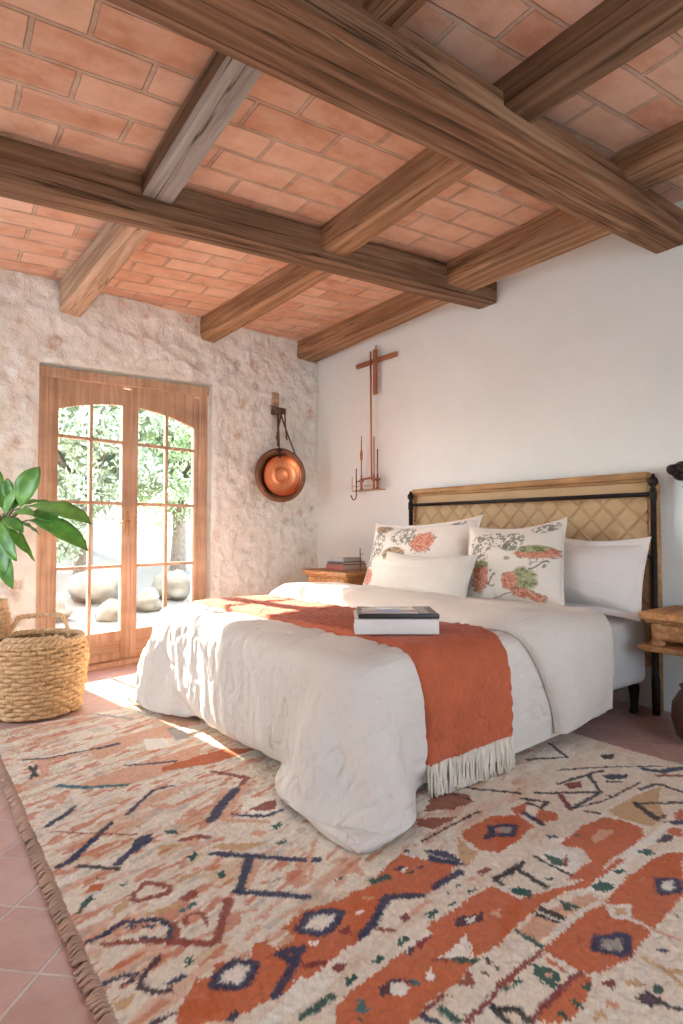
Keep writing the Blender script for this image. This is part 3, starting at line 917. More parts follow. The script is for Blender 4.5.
# parts of the rug the bed hides or the viewer stands on carry on in the same bands
def inpoly(px, py, pts):
    ins = np.zeros(px.shape, bool); n = len(pts)
    for i in range(n):
        x0, y0 = pts[i]; x1, y1 = pts[(i + 1) % n]
        if y0 == y1: continue
        c_ = (y0 > py) != (y1 > py)
        ins ^= c_ & (px < (x1 - x0) * (py - y0) / (y1 - y0) + x0)
    return ins
def segd(px, py, a, b):
    dx, dy = b[0] - a[0], b[1] - a[1]; L = dx * dx + dy * dy + 1e-12
    t = np.clip(((px - a[0]) * dx + (py - a[1]) * dy) / L, 0, 1)
    return np.hypot(px - a[0] - t * dx, py - a[1] - t * dy)
def stamp(line, dx=0.0, dy=0.0, fl=1):
    t = line.split(); key = t[0][0]; wd = t[0][1:]
    pts = [(int(q.split(',')[0]) / 1000 * fl + dx, int(q.split(',')[1]) / 1000 + dy) for q in t[1:]]
    ax = [q[0] for q in pts]; ay = [q[1] for q in pts]; mg = .06
    i0, i1 = np.searchsorted(xs, [min(ax) - mg, max(ax) + mg]); j0, j1 = np.searchsorted(ys, [min(ay) - mg, max(ay) + mg])
    if i1 <= i0 or j1 <= j0: return
    wx, wy = WX[i0:i1, j0:j1], WY[i0:i1, j0:j1]
    if wd:
        d = np.full(wx.shape, 9.0)
        for a, b in zip(pts, pts[1:]): d = np.minimum(d, segd(wx, wy, a, b))
        m_ = 1 - sstep(int(wd) / 1000 * .65, int(wd) / 1000 * 1.15 + .001, d * (1 + .3 * N2(wx, wy, 60, 2, 46)))
    else: m_ = inpoly(wx, wy, pts).astype(float)
    c = np.array(s2l(RUGC[key])); mm = (m_ * .95)[..., None]
    C[i0:i1, j0:j1] = C[i0:i1, j0:j1] * (1 - mm) + c * mm
RUGL = RUG.strip().split(chr(10))
for l in RUGL[:]:
    if max(int(q.split(',')[0]) for q in l.split()[1:]) < 3000: stamp(l, -.35, -1.25)      # nearer than the picture shows
    stamp(l, .15, 2.35)
hide = ((X > 1.15) & (Y > 1.55) & (X + Y > 3.3)).astype(float)
C0 = C.copy()
vis = np.zeros(X.shape)
# the region the photograph shows: clear it, then weave the transcribed motifs
clr = 1 - ((X > 1.5) & (Y > 2.05)).astype(float) * 1.0
base = np.zeros_like(C); base[:] = s2l(RUGC['c'])
C_keep = C.copy(); C[:] = base
blend(sstep(.16, .34, st1), 'y', .25 + .3 * left); blend(sstep(.14, .34, st2) * left, 's', .8); blend(sstep(.24, .38, st3) * left, 'o', .7)
blend(sstep(.25, .5, -st3) * left, 'k', .45); blend(sstep(.2, .5, -st1), 'w', .7)
infr = ((Y > .62 + .0 * X) & (clr > 0))[..., None]
C = np.where(infr, C, C_keep)
for l in RUGL: stamp(l)
# flecks of the pile
fl = N2(X, Y, 90, 2, 60); fl2 = N2(X, Y, 34, 3, 61)
C *= (1 + .12 * fl + .09 * fl2 + .16 * (RNG.random(X.shape) - .5))[..., None]
blend((fl2 < -.52).astype(float), 'y', .35)
# selvedge: brown cord along the left edge and back
ed = np.minimum.reduce([X - RX0, RX1 - X, RY1 - Y])
wob = .012 * N2(X, Y, 5, 2, 62)
H = .022 * sstep(-.004, .022, ed) + .0030 * N2(X, Y, 70, 2, 63) + .0022 * N2(X, Y, 22, 2, 64) + .0035 * (RNG.random(X.shape) - .5)
selv = (1 - sstep(.006, .014, X - RX0 + wob * .4))
cc = np.array(s2l((168, 126, 106))); C = C * (1 - selv[..., None] * .85) + cc * selv[..., None] * .85
XX = X + .012 * N2(Y, Y * 0, 3, 3, 65) * (1 - sstep(0, .3, X - RX0)) + .03 * (1 - sstep(0, .3, X - RX0)) * (Y - 1.3) / 2.2 * 1.6
YY = Y + .012 * N2(X, X * 0, 3, 3, 66) * (1 - sstep(0, .3, RY1 - Y))
H = np.where(ed < .003, .001, np.maximum(H, .002))
rug = gridmesh('rug', np.stack([XX, YY, H], -1), M_RUG, col=np.clip(C, 0, 1))
tag(rug, 'large shaggy cream rug with orange bands and navy and green diamonds under the bed', 'rug')
bm = B(); rr = random.Random(3)
def edx(y): return RX0 + .03 * (y - 1.3) / 2.2 * 1.6 + float(.012 * N2(np.array(y), np.array(0.0), 3, 3, 65))
yy = .1; 
while yy < RY1 - .02:
    x0 = edx(yy); a = rr.uniform(-.014, .014)
    tube(bm, [(x0 + .02, yy, .016), (x0 + .002, yy + a * .5, .022), (x0 - .010 - rr.random() * .008, yy + a + .006, .009), (x0 - .008, yy + a + .010, .003)], [.005, .006, .006, .003], 5)
    yy += .0125
obj('selvedge', bm, M_RUGEDGE, rug)

# ================================================================ bed
BX0, BX1, BY0, BY1 = 1.32, 3.50, 1.67, 3.58
bed = thing('bed', 'iron bed with black rail headboard backed by a woven diamond-pattern rush panel', 'bed', (2.45, 2.62, 0))
def rel(bm): bm.transform(Matrix.Translation((-2.45, -2.62, 0))); return bm
for (y, x) in ((1.64, 3.52), (3.63, 3.52)):
    bm = B()
    lathe(bm, [(.0, 0), (.020, 0), (.022, .01), (.022, .20), (.017, .22), (.017, 1.22), (.021, 1.225), (.021, 1.275), (.015, 1.28)], 16, (x, y, 0))
    o = obj('bed_post', rel(bm), M_IRON, bed); sharp(o, 50)
    f = B(); lathe(f, [(.015, 1.278), (.02, 1.285), (.013, 1.292), (.014, 1.30), (.026, 1.318), (.028, 1.33), (.022, 1.348), (.010, 1.358), (.012, 1.364), (.006, 1.374), (0, 1.378)], 16, (x, y, 0))
    obj('finial', rel(f), M_IRON, o)
for z, r_ in ((1.257, .013), (.90, .010)):
    bm = B(); tube(bm, [(3.52, 1.64, z), (3.52, 3.63, z)], r_, 12); obj('headboard_rail', rel(bm), M_IRON, bed)
for y in (1.80, 3.50):
    bm = B(); box(bm, (2.44, y, .155), (2.16, .03, .045), .004); obj('side_rail', rel(bm), M_IRON, bed)
bm = B(); box(bm, (1.36, 2.625, .155), (.03, 1.84, .045), .004); obj('foot_rail', rel(bm), M_IRON, bed)
for (x, y) in ((1.40, 1.74), (1.40, 3.42), (3.455, 1.735), (3.455, 3.53)):
    bm = B(); lathe(bm, [(0, 0), (.024, 0), (.028, .012), (.020, .03), (.024, .09), (.030, .14), (.030, .16)], 14, (x, y, 0))
    if x < 2:
        for v_ in bm.verts: v_.co.z = .0225 + v_.co.z * (.16 - .0225) / .16
    obj('leg', rel(bm), M_IRON if x > 2 else W_RUST, bed)
# woven panel behind the rails
yy = np.linspace(1.70, 3.62, 300); zz_ = np.linspace(.25, 1.345, 190)
Y, Z = np.meshgrid(yy, zz_, indexing='ij')
def tri(t): return np.abs((t % 1.0) - .5) * 2
du, dv = .155, .155
l1 = np.minimum(tri(Y / du + Z / dv), tri(Y / du - Z / dv + .5))
low = (Z < 1.25)
ridge = np.where(low, np.exp(-(l1 / .13) ** 2), 0) * .018
weave = .003 * np.sin(Y * 2 * PI / .022) * np.sin(Z * 2 * PI / .018)
puff = np.where(low, np.sqrt(np.clip(l1, 0, 1)) * .012, .004)
Xp = 3.585 - ridge - weave - puff + .002 * N2(Y, Z, 12, 2, 70)
cB = np.zeros(Y.shape + (3,)); cB[:] = s2l((206, 174, 134)); 
cB *= (1 + .10 * N2(Y * 8, Z * 30, 1.5, 3, 71) + .12 * N2(Y, Z, 2, 2, 72))[..., None]
rm = (np.where(low, np.exp(-(l1 / .12) ** 2), 0) * .6)[..., None]; cB = cB * (1 - rm) + np.array(s2l((188, 152, 112))) * rm
M_RUSHP = fabric('woven_rush_panel', (202, 168, 124), 260, .8, .85, .1, 'Col')
o = gridmesh('woven_panel', np.stack([Xp - 2.45, Y - 2.62, Z], -1), M_RUSHP, bed, cB, flip=True)
so = o.modifiers.new('s', 'SOLIDIFY'); so.thickness = .02; so.offset = -1
bm = B(); box(bm, (3.575, 2.665, 1.370), (.07, 1.95, .042), .010, None, 3); box(bm, (3.585, 2.665, 1.340), (.05, 1.94, .018), .004)
o2 = obj('top_rail', rel(bm), W_HEAD, bed)
for y in (1.668, 3.645):
    bm = B(); tube(bm, [(3.595, y, 0.0), (3.595, y, .7), (3.592, y, 1.3), (3.59, y + (.004 if y < 2 else -.004), 1.345)], [.030, .033, .032, .024], 14); obj('side_stile', rel(bm), W_HEAD, bed)

# mattress
def superbox(cx, cy, cz, sx, sy, sz, r, n=36, amp=.0, seed=0):
    t = bmesh.new(); bmesh.ops.create_cube(t, size=1); bmesh.ops.scale(t, vec=(sx, sy, sz), verts=t.verts)
    bmesh.ops.bevel(t, geom=t.edges, offset=r, segments=5, profile=.5, affect='EDGES')
    bmesh.ops.translate(t, vec=(cx, cy, cz), verts=t.verts); return t
mt = obj('mattress', superbox(2.41, 2.62, .360, 2.16, 1.90, .36, .045), M_SHEET)
tag(mt, 'thick mattress in a pale fitted sheet, bare beside the headboard post', 'mattress')

# duvet: a hanging cloth relaxed over the mattress
def drape():
    sp = .032
    xa = 3.04; nx = int((xa - 1.32 + .445) / sp) + 1; ny = int((BY1 - BY0 + 2 * .43) / sp) + 1
    yc = (BY0 + BY1) / 2
    a = np.arange(nx) * sp; b = (np.arange(ny) - (ny - 1) / 2) * sp
    A_, B_ = np.meshgrid(a, b, indexing='ij')
    P = np.stack([xa - A_, yc + B_, np.full_like(A_, .66)], -1); P += .004 * RNG.normal(size=P.shape)
    P[..., 2] += .03 * N2(A_, B_, 2.2, 3, 80)
    V = np.zeros_like(P)
    c = np.array([(1.32 + 3.5) / 2, yc, .345]); hs = np.array([(3.5 - 1.30) / 2, (BY1 - BY0) / 2 + .01, .235])
    r = .07
    hx = hs - r
    cons = []
    def C2(sl1, sl2, rest, k): cons.append((sl1, sl2, rest, k))
    s_ = slice
    def pairs(di, dj, rest, k, par):
        for o_ in (0, 1):
            if par == 0:
                i0 = s_(o_, nx - di, 2) if di == 1 else None
        return
    R1 = sp * (1 + .03 * RNG.random((nx, ny)))
    def struct_pass(k, di, dj, rest, stiff):
        # Jacobi-free colouring along the step direction
        ni, nj = nx - di, ny - abs(dj)
        step = 2 * max(di, abs(dj))
        ax_ = 0 if di else 1
        for ph in range(2):
            if ax_ == 0:
                base_i = np.arange(ni); sel = ((base_i // max(di, 1)) % 2) == ph
                I = base_i[sel]
                J = np.arange(nj) + (0 if dj >= 0 else -dj)
                a_ = P[I[:, None], J[None, :]]; b_ = P[(I + di)[:, None], (J + dj)[None, :]]
            else:
                base_j = np.arange(nj); sel = ((base_j // dj) % 2) == ph
                J = base_j[sel]; I = np.arange(nx)
                a_ = P[I[:, None], J[None, :]]; b_ = P[I[:, None], (J + dj)[None, :]]
            d = b_ - a_; L = np.sqrt((d * d).sum(-1, keepdims=True)) + 1e-9
            corr = d * ((L - rest) / L * .5 * stiff)
            if ax_ == 0:
                P[I[:, None], J[None, :]] += corr; P[(I + di)[:, None], (J + dj)[None, :]] -= corr
            else:
                P[I[:, None], J[None, :]] += corr; P[I[:, None], (J + dj)[None, :]] -= corr
    pin = P[0].copy(); pin[:, 2] = .60
    pinm = np.abs(pin[:, 1] - yc) < (BY1 - BY0) / 2
    dt = 1 / 60.
    for it in range(230):
        V[..., 2] -= 9.8 * dt; V *= .965
        old = P.copy(); P = P + V * dt
        for k in range(7):
            struct_pass(k, 1, 0, sp, 1); struct_pass(k, 0, 1, sp, 1)
            struct_pass(k, 1, 1, sp * 1.4142, .5); struct_pass(k, 1, -1, sp * 1.4142, .5)
            struct_pass(k, 3, 0, sp * 3, .16); struct_pass(k, 0, 3, sp * 3, .16)
            struct_pass(k, 6, 0, sp * 6, .03); struct_pass(k, 0, 6, sp * 6, .03)
            q = P - c; d = np.abs(q) - hx; m_ = np.maximum(d, 0); L = np.linalg.norm(m_, axis=-1)
            ins = np.minimum(d.max(-1), 0); sd = L + ins - r
            hit = sd < 0
            nn = np.where((L > 1e-6)[..., None], m_ / (L[..., None] + 1e-9), (d == d.max(-1, keepdims=True)).astype(float)) * np.sign(q)
            P = np.where(hit[..., None], P - nn * sd[..., None], P)
            P[..., 2] = np.maximum(P[..., 2], .05)
            P[0][pinm] = pin[pinm]
        V = (P - old) / dt
        V = np.where(hit[..., None], V * .55, V)
    return P, A_, B_
DP, DA, DB = drape()
def smoothP(P, n=1):
    for _ in range(n):
        Q = P.copy(); Q[1:-1] = (P[:-2] + 2 * P[1:-1] + P[2:]) / 4; P = Q.copy()
        P[:, 1:-1] = (Q[:, :-2] + 2 * Q[:, 1:-1] + Q[:, 2:]) / 4
    return P
def samp(P, u, v):
    """cubic (Catmull-Rom) sampling of grid P at fractional indices"""
    nu, nv = P.shape[:2]; u = np.clip(u, 0, nu - 1.001); v = np.clip(v, 0, nv - 1.001)
    iu = np.floor(u).astype(int); iv = np.floor(v).astype(int); fu = u - iu; fv = v - iv
    def wts(f): return [-.5 * f**3 + f**2 - .5 * f, 1.5 * f**3 - 2.5 * f**2 + 1, -1.5 * f**3 + 2 * f**2 + .5 * f, .5 * f**3 - .5 * f**2]
    wu, wv = wts(fu), wts(fv); r = 0
    for a in range(4):
        for b in range(4):
            r = r + (wu[a] * wv[b])[..., None] * P[np.clip(iu + a - 1, 0, nu - 1), np.clip(iv + b - 1, 0, nv - 1)]
    return r
SP_ = .032
def tuck(P):
    rx = np.maximum(P[..., 0], 1.33); ry = np.clip(P[..., 1], BY0 + .03, BY1 - .03)
    vx, vy = P[..., 0] - rx, P[..., 1] - ry; d = np.hypot(vx, vy) + 1e-9
    cn = np.exp(-((P[..., 0] - 1.25) ** 2 + (P[..., 1] - 1.5) ** 2) / .14)
    dmx = .14; dmy = .14 + .17 * cn
    puf = .045 * sstep(.02, .08, d) * np.exp(-((P[..., 2] - .36) / .16) ** 2) / d
    Q = P.copy(); Q[..., 0] = rx + dmx * np.tanh(vx / dmx) + vx * puf; Q[..., 1] = ry + dmy * np.tanh(vy / dmy) + vy * puf
    return Q
DP = tuck(DP)
DPs = smoothP(DP, 2)
print('HEM', DP[-1, ::12], DP[40, 0], DP[60, 0], DP[0,:3])
nx_, ny_ = DP.shape[:2]
def dsurf(a, b):         # a metres from the head edge towards the foot, b metres from bed centre line (minus = viewer's side)
    return samp(DPs, a / SP_, b / SP_ + (ny_ - 1) / 2)
HB = (ny_ - 1) / 2 * SP_; LA = (nx_ - 1) * SP_
def dset(a0, a1, na, b0, b1, nb):
    a = np.linspace(a0, a1, na); b = np.linspace(b0, b1, nb); A_, B_ = np.meshgrid(a, b, indexing='ij')
    return A_, B_, dsurf(A_, B_)
A_, B_ = np.meshgrid(np.linspace(0, LA, 240), np.linspace(-HB, HB, 330), indexing='ij')
def rcorner(A_, B_, Rc=.30):
    """squeeze the square foot corners of the cloth into rounded ones"""
    u = np.clip((A_ - (LA - Rc)) / Rc, 0, 1); v = np.clip((np.abs(B_) - (HB - Rc)) / Rc, 0, 1)
    k = np.where((u > 0) & (v > 0), np.maximum(u, v) / (np.hypot(u, v) + 1e-9), 1.0)
    k = 1 - (1 - k) * 1.0
    return np.where(u > 0, LA - Rc + u * Rc * k, A_), np.where(v > 0, np.sign(B_) * (HB - Rc + v * Rc * k), B_)
Aq, Bq = rcorner(A_, B_)
Pd = dsurf(Aq, Bq)
Nd = nrm(Pd); 
if Nd[100, 165, 2] < 0: Nd = -Nd
edg = np.minimum.reduce([LA - A_, HB - B_, HB + B_, A_ + .08])
cr = fbm(np.stack([A_ * 1.2 + .5 * N2(A_, B_, 2, 2, 3), B_ * 5.2 + .5 * A_, A_ * 0], -1), 2.6, 4, 83)
cr2 = np.abs(N2(A_ * 1.0, B_ * 1.8, 4.2, 3, 84))
low_ = N2(A_, B_, 1.6, 3, 85)
footness = sstep(.7, 1.6, A_)
disp = .012 * cr * (.25 + .75 * footness) + .008 * low_ - .008 * np.exp(-(cr2 / .06) ** 2) + .018 * sstep(0, .10, edg) * (.7 + .3 * footness)
Pd2 = Pd + Nd * disp[..., None]
under = Pd - Nd * (.022 * sstep(0, .06, edg))[..., None]
def shell(name, top, bot, m, parent=None):
    nu, nv = top.shape[:2]; i1 = np.arange(nu * nv).reshape(nu, nv); i2 = i1 + nu * nv
    def q(i): return np.stack([i[:-1, :-1], i[1:, :-1], i[1:, 1:], i[:-1, 1:]], -1).reshape(-1, 4)
    fs = [q(i1), q(i2)[:, ::-1]]
    for sl in ((slice(None), 0), (slice(None), -1), (0, slice(None)), (-1, slice(None))):
        a, b = i1[sl], i2[sl]; fs.append(np.stack([a[:-1], a[1:], b[1:], b[:-1]], -1))
    me = bpy.data.meshes.new(name); me.from_pydata(np.concatenate([top.reshape(-1, 3), bot.reshape(-1, 3)]).tolist(), [], np.concatenate(fs).tolist())
    bm = bmesh.new(); bm.from_mesh(me); bmesh.ops.recalc_face_normals(bm, faces=bm.faces); bm.to_mesh(me); bm.free()
    me.polygons.foreach_set('use_smooth', [True] * len(me.polygons)); me.materials.append(m)
    return link(bpy.data.objects.new(name, me), parent)
dv = shell('duvet', Pd2, under, M_DUVET)
tag(dv, 'puffy rumpled white linen duvet spread over the bed and hanging to the rug', 'duvet')

# turned-back top of the duvet
nt_, nb_ = 70, 300
tb = np.linspace(0, 1, nt_); bb_ = np.linspace(-HB + .03, HB - .05, nb_)
T, Bb = np.meshgrid(tb, bb_, indexing='ij')
toside = sstep(-.75, -1.35, Bb)
aend = .80 + .06 * np.clip(Bb, -1, 1) / 1.0 - .24 * toside + .035 * N2(Bb, Bb * 0, 2.3, 3, 90)
A2 = T * aend
Pf = dsurf(A2, Bb); Nf = nrm(Pf)
if Nf[30, 150, 2] < 0: Nf = -Nf
ee = np.minimum((1 - T) * aend, (HB - np.abs(Bb)) * 1.0)
ee = np.minimum(ee, A2 + .03)
thk = .020 + (.03 + .055 * sstep(.1, .55, A2)) * np.sqrt(np.clip(ee / .12, 0, 1)) + .014 * N2(A2, Bb, 3.2, 3, 91) * np.clip(ee / .1, 0, 1) + .008 * fbm(np.stack([A2 * 2, Bb * 6, A2 * 0], -1), 2.2, 4, 92)
top = Pf + Nf * thk[..., None]
top[..., 0] += .0
bot = Pf + Nf * .016
fo = shell('folded_top', top, bot, M_DUVET, dv)

# throw
TX0, TX1 = .93, 1.43      # metres from the head edge of the duvet
na, nb = 150, 760
bend = -HB + .105
a = np.linspace(TX0, TX1, na); b = np.linspace(bend, HB - .12, nb)
A3, B3 = np.meshgrid(a, b, indexing='ij')
A3w = A3 + .02 * N2(B3, B3 * 0, 1.6, 2, 95) + .04 * (B3 / HB) - .07
Pt = smoothP(dsurf(A3w, B3), 6); Nt = nrm(Pt)
if Nt[70, 400, 2] < 0: Nt = -Nt
ed3 = np.minimum(A3 - TX0, TX1 - A3)
kn = np.sin((B3 * 2 * PI / .062) + 1.6 * np.sin(A3 * 2 * PI / .075)) * np.sin(A3 * 2 * PI / .05 + .8 * np.sin(B3 * 2 * PI / .08))
kn2 = np.sin(A3 * 2 * PI / .012) * np.sin(B3 * 2 * PI / .010)
hh = .026 + .0022 * kn + .0012 * kn2 + .0085 * N2(A3 * 1.0, B3 * 2.2, 20, 3, 98) + .0022 * (RNG.random(A3.shape) - .5) + .005 * N2(A3, B3, 9, 3, 96) + .006 * N2(A3, B3, 2.2, 2, 97)
dloc = dsurf(A3w, B3) 
topd = np.maximum(0, .010)
Tt = Pt + Nt * (hh * np.clip(.45 + ed3 / .02, 0, 1) + topd)[..., None]
Tb = Pt + Nt * .006
th = shell('throw_blanket', Tt, Tb, M_THROW)
tag(th, 'rust-orange textured knit throw laid across the foot half of the white duvet', 'throw blanket')
bm = B(); rr = random.Random(5)
nf = 84
for k in range(nf):
    t = (k + .5) / nf; i = int(t * (na - 1)); p0 = Vector(Tt[i, 0]) - Vector(Nt[i, 0]) * .010
    L = .18 * rr.uniform(.82, 1.12)
    dx = rr.uniform(-.018, .018); dy = rr.uniform(-.012, .006)
    pts = []
    for q in range(6):
        u = q / 5; pts.append((p0.x + dx * u + .004 * math.sin(k * 1.7 + q), p0.y - .008 + dy * u + .003 * math.sin(k + q * 1.3), max(p0.z + .004 - L * u, .03)))
    tube(bm, pts, [.0050, .0046, .0042, .0042, .0046, .0034], 6)
obj('fringe', bm, M_FRINGE, th)

# ---------------------------------------------------------------- pillows
def pillow(name, w_, h_, t_, Mx, m, label, cat='pillow', seed=0, flange=0.0, colf=None, n=110, pinch=.045, knit=False, sag=.03):
    u = np.linspace(-1, 1, n); U, V = np.meshgrid(u, u, indexing='ij')
    fu = 1 - flange / (w_ / 2); fv = 1 - flange / (h_ / 2)
    Uc = np.clip(U / fu, -1, 1); Vc = np.clip(V / fv, -1, 1)
    prof = (np.clip(1 - np.abs(Uc) ** 2.6, 0, 1) ** .55) * (np.clip(1 - np.abs(Vc) ** 2.6, 0, 1) ** .55)
    x = U * w_ / 2 * (1 - pinch * (1 - V ** 2) * 1.0) ; y = V * h_ / 2 * (1 - pinch * (1 - U ** 2) * 1.3)
    x = x + .006 * N2(U, V, 1.5, 2, seed); y = y + .008 * N2(U + 4, V, 1.4, 2, seed + 1) - sag * (1 - U ** 2) * (V > 0) * V
    wr_ = .010 * N2(U * 1.2, V * 1.2, 1.6, 3, seed + 2) + .0055 * fbm(np.stack([U * 1.5 + .4 * V, V * 5 + .7 * U, U * 0], -1), 1.6, 3, seed + 3)
    rad = np.maximum(np.abs(U), np.abs(V))
    ang = np.arctan2(V, U); wr_ = wr_ - .004 * np.abs(np.sin(ang * 9 + seed)) * sstep(.55, .95, rad) * sstep(1.0, .9, rad)
    zf = t_ / 2 * prof * 1.1 + wr_ * np.clip(prof * 2, 0, 1) + .003
    zb = -t_ / 2 * prof * .8 - .003
    if knit:
        zf = zf + .0048 * np.abs(np.sin(U * w_ / 2 * PI / .012)) * np.abs(np.sin(V * h_ / 2 * PI / .010 + (np.floor(U * w_ / 2 / .012) % 2) * PI / 2)) * (rad < .97)
    if flange:
        wv = .010 * N2(U * 1.2, V * 1.2, 3, 2, seed + 6) * sstep(fu - .02, 1, rad); zf = zf + wv; zb = zb + wv
    F = np.stack([x, y, zf], -1); K = np.stack([x, y, zb], -1)
    nu = n; i1 = np.arange(n * n).reshape(n, n); i2 = i1 + n * n
    def q(i): return np.stack([i[:-1, :-1], i[1:, :-1], i[1:, 1:], i[:-1, 1:]], -1).reshape(-1, 4)
    fs = [q(i1), q(i2)[:, ::-1]]
    for sl in ((slice(None), 0), (slice(None), -1), (0, slice(None)), (-1, slice(None))):
        a, b = i1[sl], i2[sl]; fs.append(np.stack([a[:-1], a[1:], b[1:], b[:-1]], -1))
    me = bpy.data.meshes.new(name); me.from_pydata(np.concatenate([F.reshape(-1, 3), K.reshape(-1, 3)]).tolist(), [], np.concatenate(fs).tolist())
    if colf is not None:
        c = colf(U, V)
        ca = me.color_attributes.new('Col', 'FLOAT_COLOR', 'POINT'); c4 = np.ones((2 * n * n, 4), np.float32)
        c4[:n * n, :3] = c.reshape(-1, 3); c4[n * n:, :3] = s2l((226, 214, 198)); ca.data.foreach_set('color', c4.reshape(-1))
    bm = bmesh.new(); bm.from_mesh(me); bmesh.ops.recalc_face_normals(bm, faces=bm.faces); bm.to_mesh(me); bm.free()
    me.polygons.foreach_set('use_smooth', [True] * len(me.polygons)); me.materials.append(m)
    o = link(bpy.data.objects.new(name, me)); o.matrix_world = Mx
    return tag(o, label, cat)
def pose(X, Y, Zb, h_, lean, yaw=0.0, roll=0.0):
    """bottom-centre point, lean back angle, yaw about z, roll in its own plane"""
    t = math.radians(lean)
    R_ = Matrix(((0, math.sin(t), -math.cos(t)), (-1, 0, 0), (0, math.cos(t), math.sin(t)))).to_4x4()
    return Matrix.Translation((X, Y, Zb)) @ Matrix.Rotation(math.radians(yaw), 4, 'Z') @ R_ @ Matrix.Rotation(math.radians(roll), 4, 'Z') @ Matrix.Translation((0, h_ / 2, 0))
def floral(flowers, asp, seed):
    def f(U, V):
        C = np.zeros(U.shape + (3,)); C[:] = s2l((230, 220, 206))
        C *= (1 + .02 * N2(U, V, 8, 2, seed))[..., None]
        nf_ = N2(U * asp, V, 17, 3, seed + 1); nfine = N2(U * asp, V, 30, 2, seed + 2); nb_ = N2(U * asp, V, 7, 2, seed + 3)
        def put(m_, c, a=1.0):
            mm = np.clip(m_ * a, 0, 1)[..., None]; C[:] = C * (1 - mm) + np.array(s2l(c)) * mm
        for (cx, cy, rx, ry, kind) in flowers:
            d = np.sqrt(((U - cx) / rx) ** 2 + ((V - cy) / ry) ** 2) + .22 * nb_
            soft = 1 - sstep(.75, 1.1, d)
            ang = np.arctan2(V - cy, (U - cx) * asp)
            if kind == 's':
                put(soft * sstep(-.14, .10, nf_ + .3 * nfine), (112, 108, 94), .85); put(soft * sstep(.2, .4, nfine), (150, 146, 128), .7)
            elif kind == 'b':
                put(soft * .9, (170, 140, 104)); put(soft * sstep(.0, .2, nf_), (92, 84, 66), .9); put(soft * sstep(.1, .3, nfine), (150, 106, 70), .7)
            elif kind == 'c':
                put(soft, (204, 136, 112)); put(soft * sstep(.02, .2, nf_ + .2 * np.sin(d * 16)), (180, 94, 70), .75); put(soft * sstep(.15, .35, nfine), (222, 174, 146), .8)
                put(sstep(.9, 1.0, d) * (1 - sstep(1.05, 1.2, d)) * sstep(.1, .2, nf_), (96, 98, 68), .8)
            elif kind == 'g':
                put(soft, (158, 158, 118)); put(soft * sstep(.0, .2, nf_), (104, 112, 72), .8); put(soft * sstep(.1, .3, nfine), (196, 186, 150), .6)
            elif kind == 'l':
                stem = np.abs(((V - cy) / ry) - .5 * np.sin(((U - cx) / rx) * 2)) < .12
                put((stem & (np.abs((U - cx) / rx) < 1)) * 1.0, (100, 100, 76), .8); put(soft * sstep(.12, .3, nf_), (112, 112, 86), .8)
        return np.clip(C, 0, 1)
    return f
FL1 = [(-.74, .32, .20, .46, 's'), (-.72, .80, .22, .14, 'b'), (-.18, .52, .26, .32, 's'), (-.30, -.02, .26, .22, 'b'), (.22, .30, .22, .32, 'c'),
       (-.90, -.35, .12, .3, 's'), (-.86, -.6, .14, .22, 'c'), (.75, .85, .2, .08, 's'), (.35, -.5, .3, .3, 'g'), (-.2, -.6, .3, .25, 's')]
FL3 = [(-.60, .32, .26, .46, 's'), (-.30, .66, .22, .14, 's'), (.02, .50, .34, .28, 's'), (.06, .30, .18, .14, 's'), (.66, .80, .26, .16, 's'), (.55, .12, .42, .16, 'c'), (.50, .22, .34, .10, 'g'),
       (.02, .0, .07, .05, 'g'), (-.55, -.42, .20, .34, 'c'), (-.55, -.12, .18, .10, 'g'), (.34, -.50, .26, .30, 'g'), (.08, -.55, .16, .22, 'c'), (.30, -.8, .22, .10, 'c'), (.62, -.18, .18, .18, 'l'),
       (-.1, -.85, .2, .08, 'l'), (-.30, -.48, .10, .22, 'l'), (.55, -.88, .16, .08, 'c')]
ZT = .585
pillow('pillow', .80, .52, .14, pose(3.34, 2.56, ZT, .52, 8, 0), M_CREAM, 'plain cream pillow standing behind the two floral ones, only a sliver showing', seed=101)
pillow('pillow', 1.04, .58, .19, pose(3.00, 3.11, ZT, .58, 20, 2, 3), M_FLORAL, 'wide cream pillow with grey sprigs and one coral flower at the far bed side', seed=103,
       colf=floral(FL1, 1.6, 200), n=220, flange=.02)
pillow('pillow', .66, .48, .20, pose(3.24, 1.93, ZT - .02, .48, 16, 6, -2), M_PILLOW, 'plain white flanged pillow at the right end of the bed beside the iron post', seed=105, flange=.04, n=130)
pillow('pillow', .64, .54, .19, pose(2.98, 2.23, ZT + .01, .54, 20, 12, 5), M_FLORAL, 'square cream pillow with bold coral flowers and green leaves in front of the white pillow', seed=107,
       colf=floral(FL3, 1.0, 300), n=240, flange=.015)
pillow('lumbar_pillow', .82, .34, .17, pose(2.77, 2.80, ZT + .01, .31, 20, 0, 0), M_KNIT, 'small oblong cream knitted cushion in front of the floral pillows', 'cushion', seed=109, knit=True, n=230, sag=.02, pinch=.06)

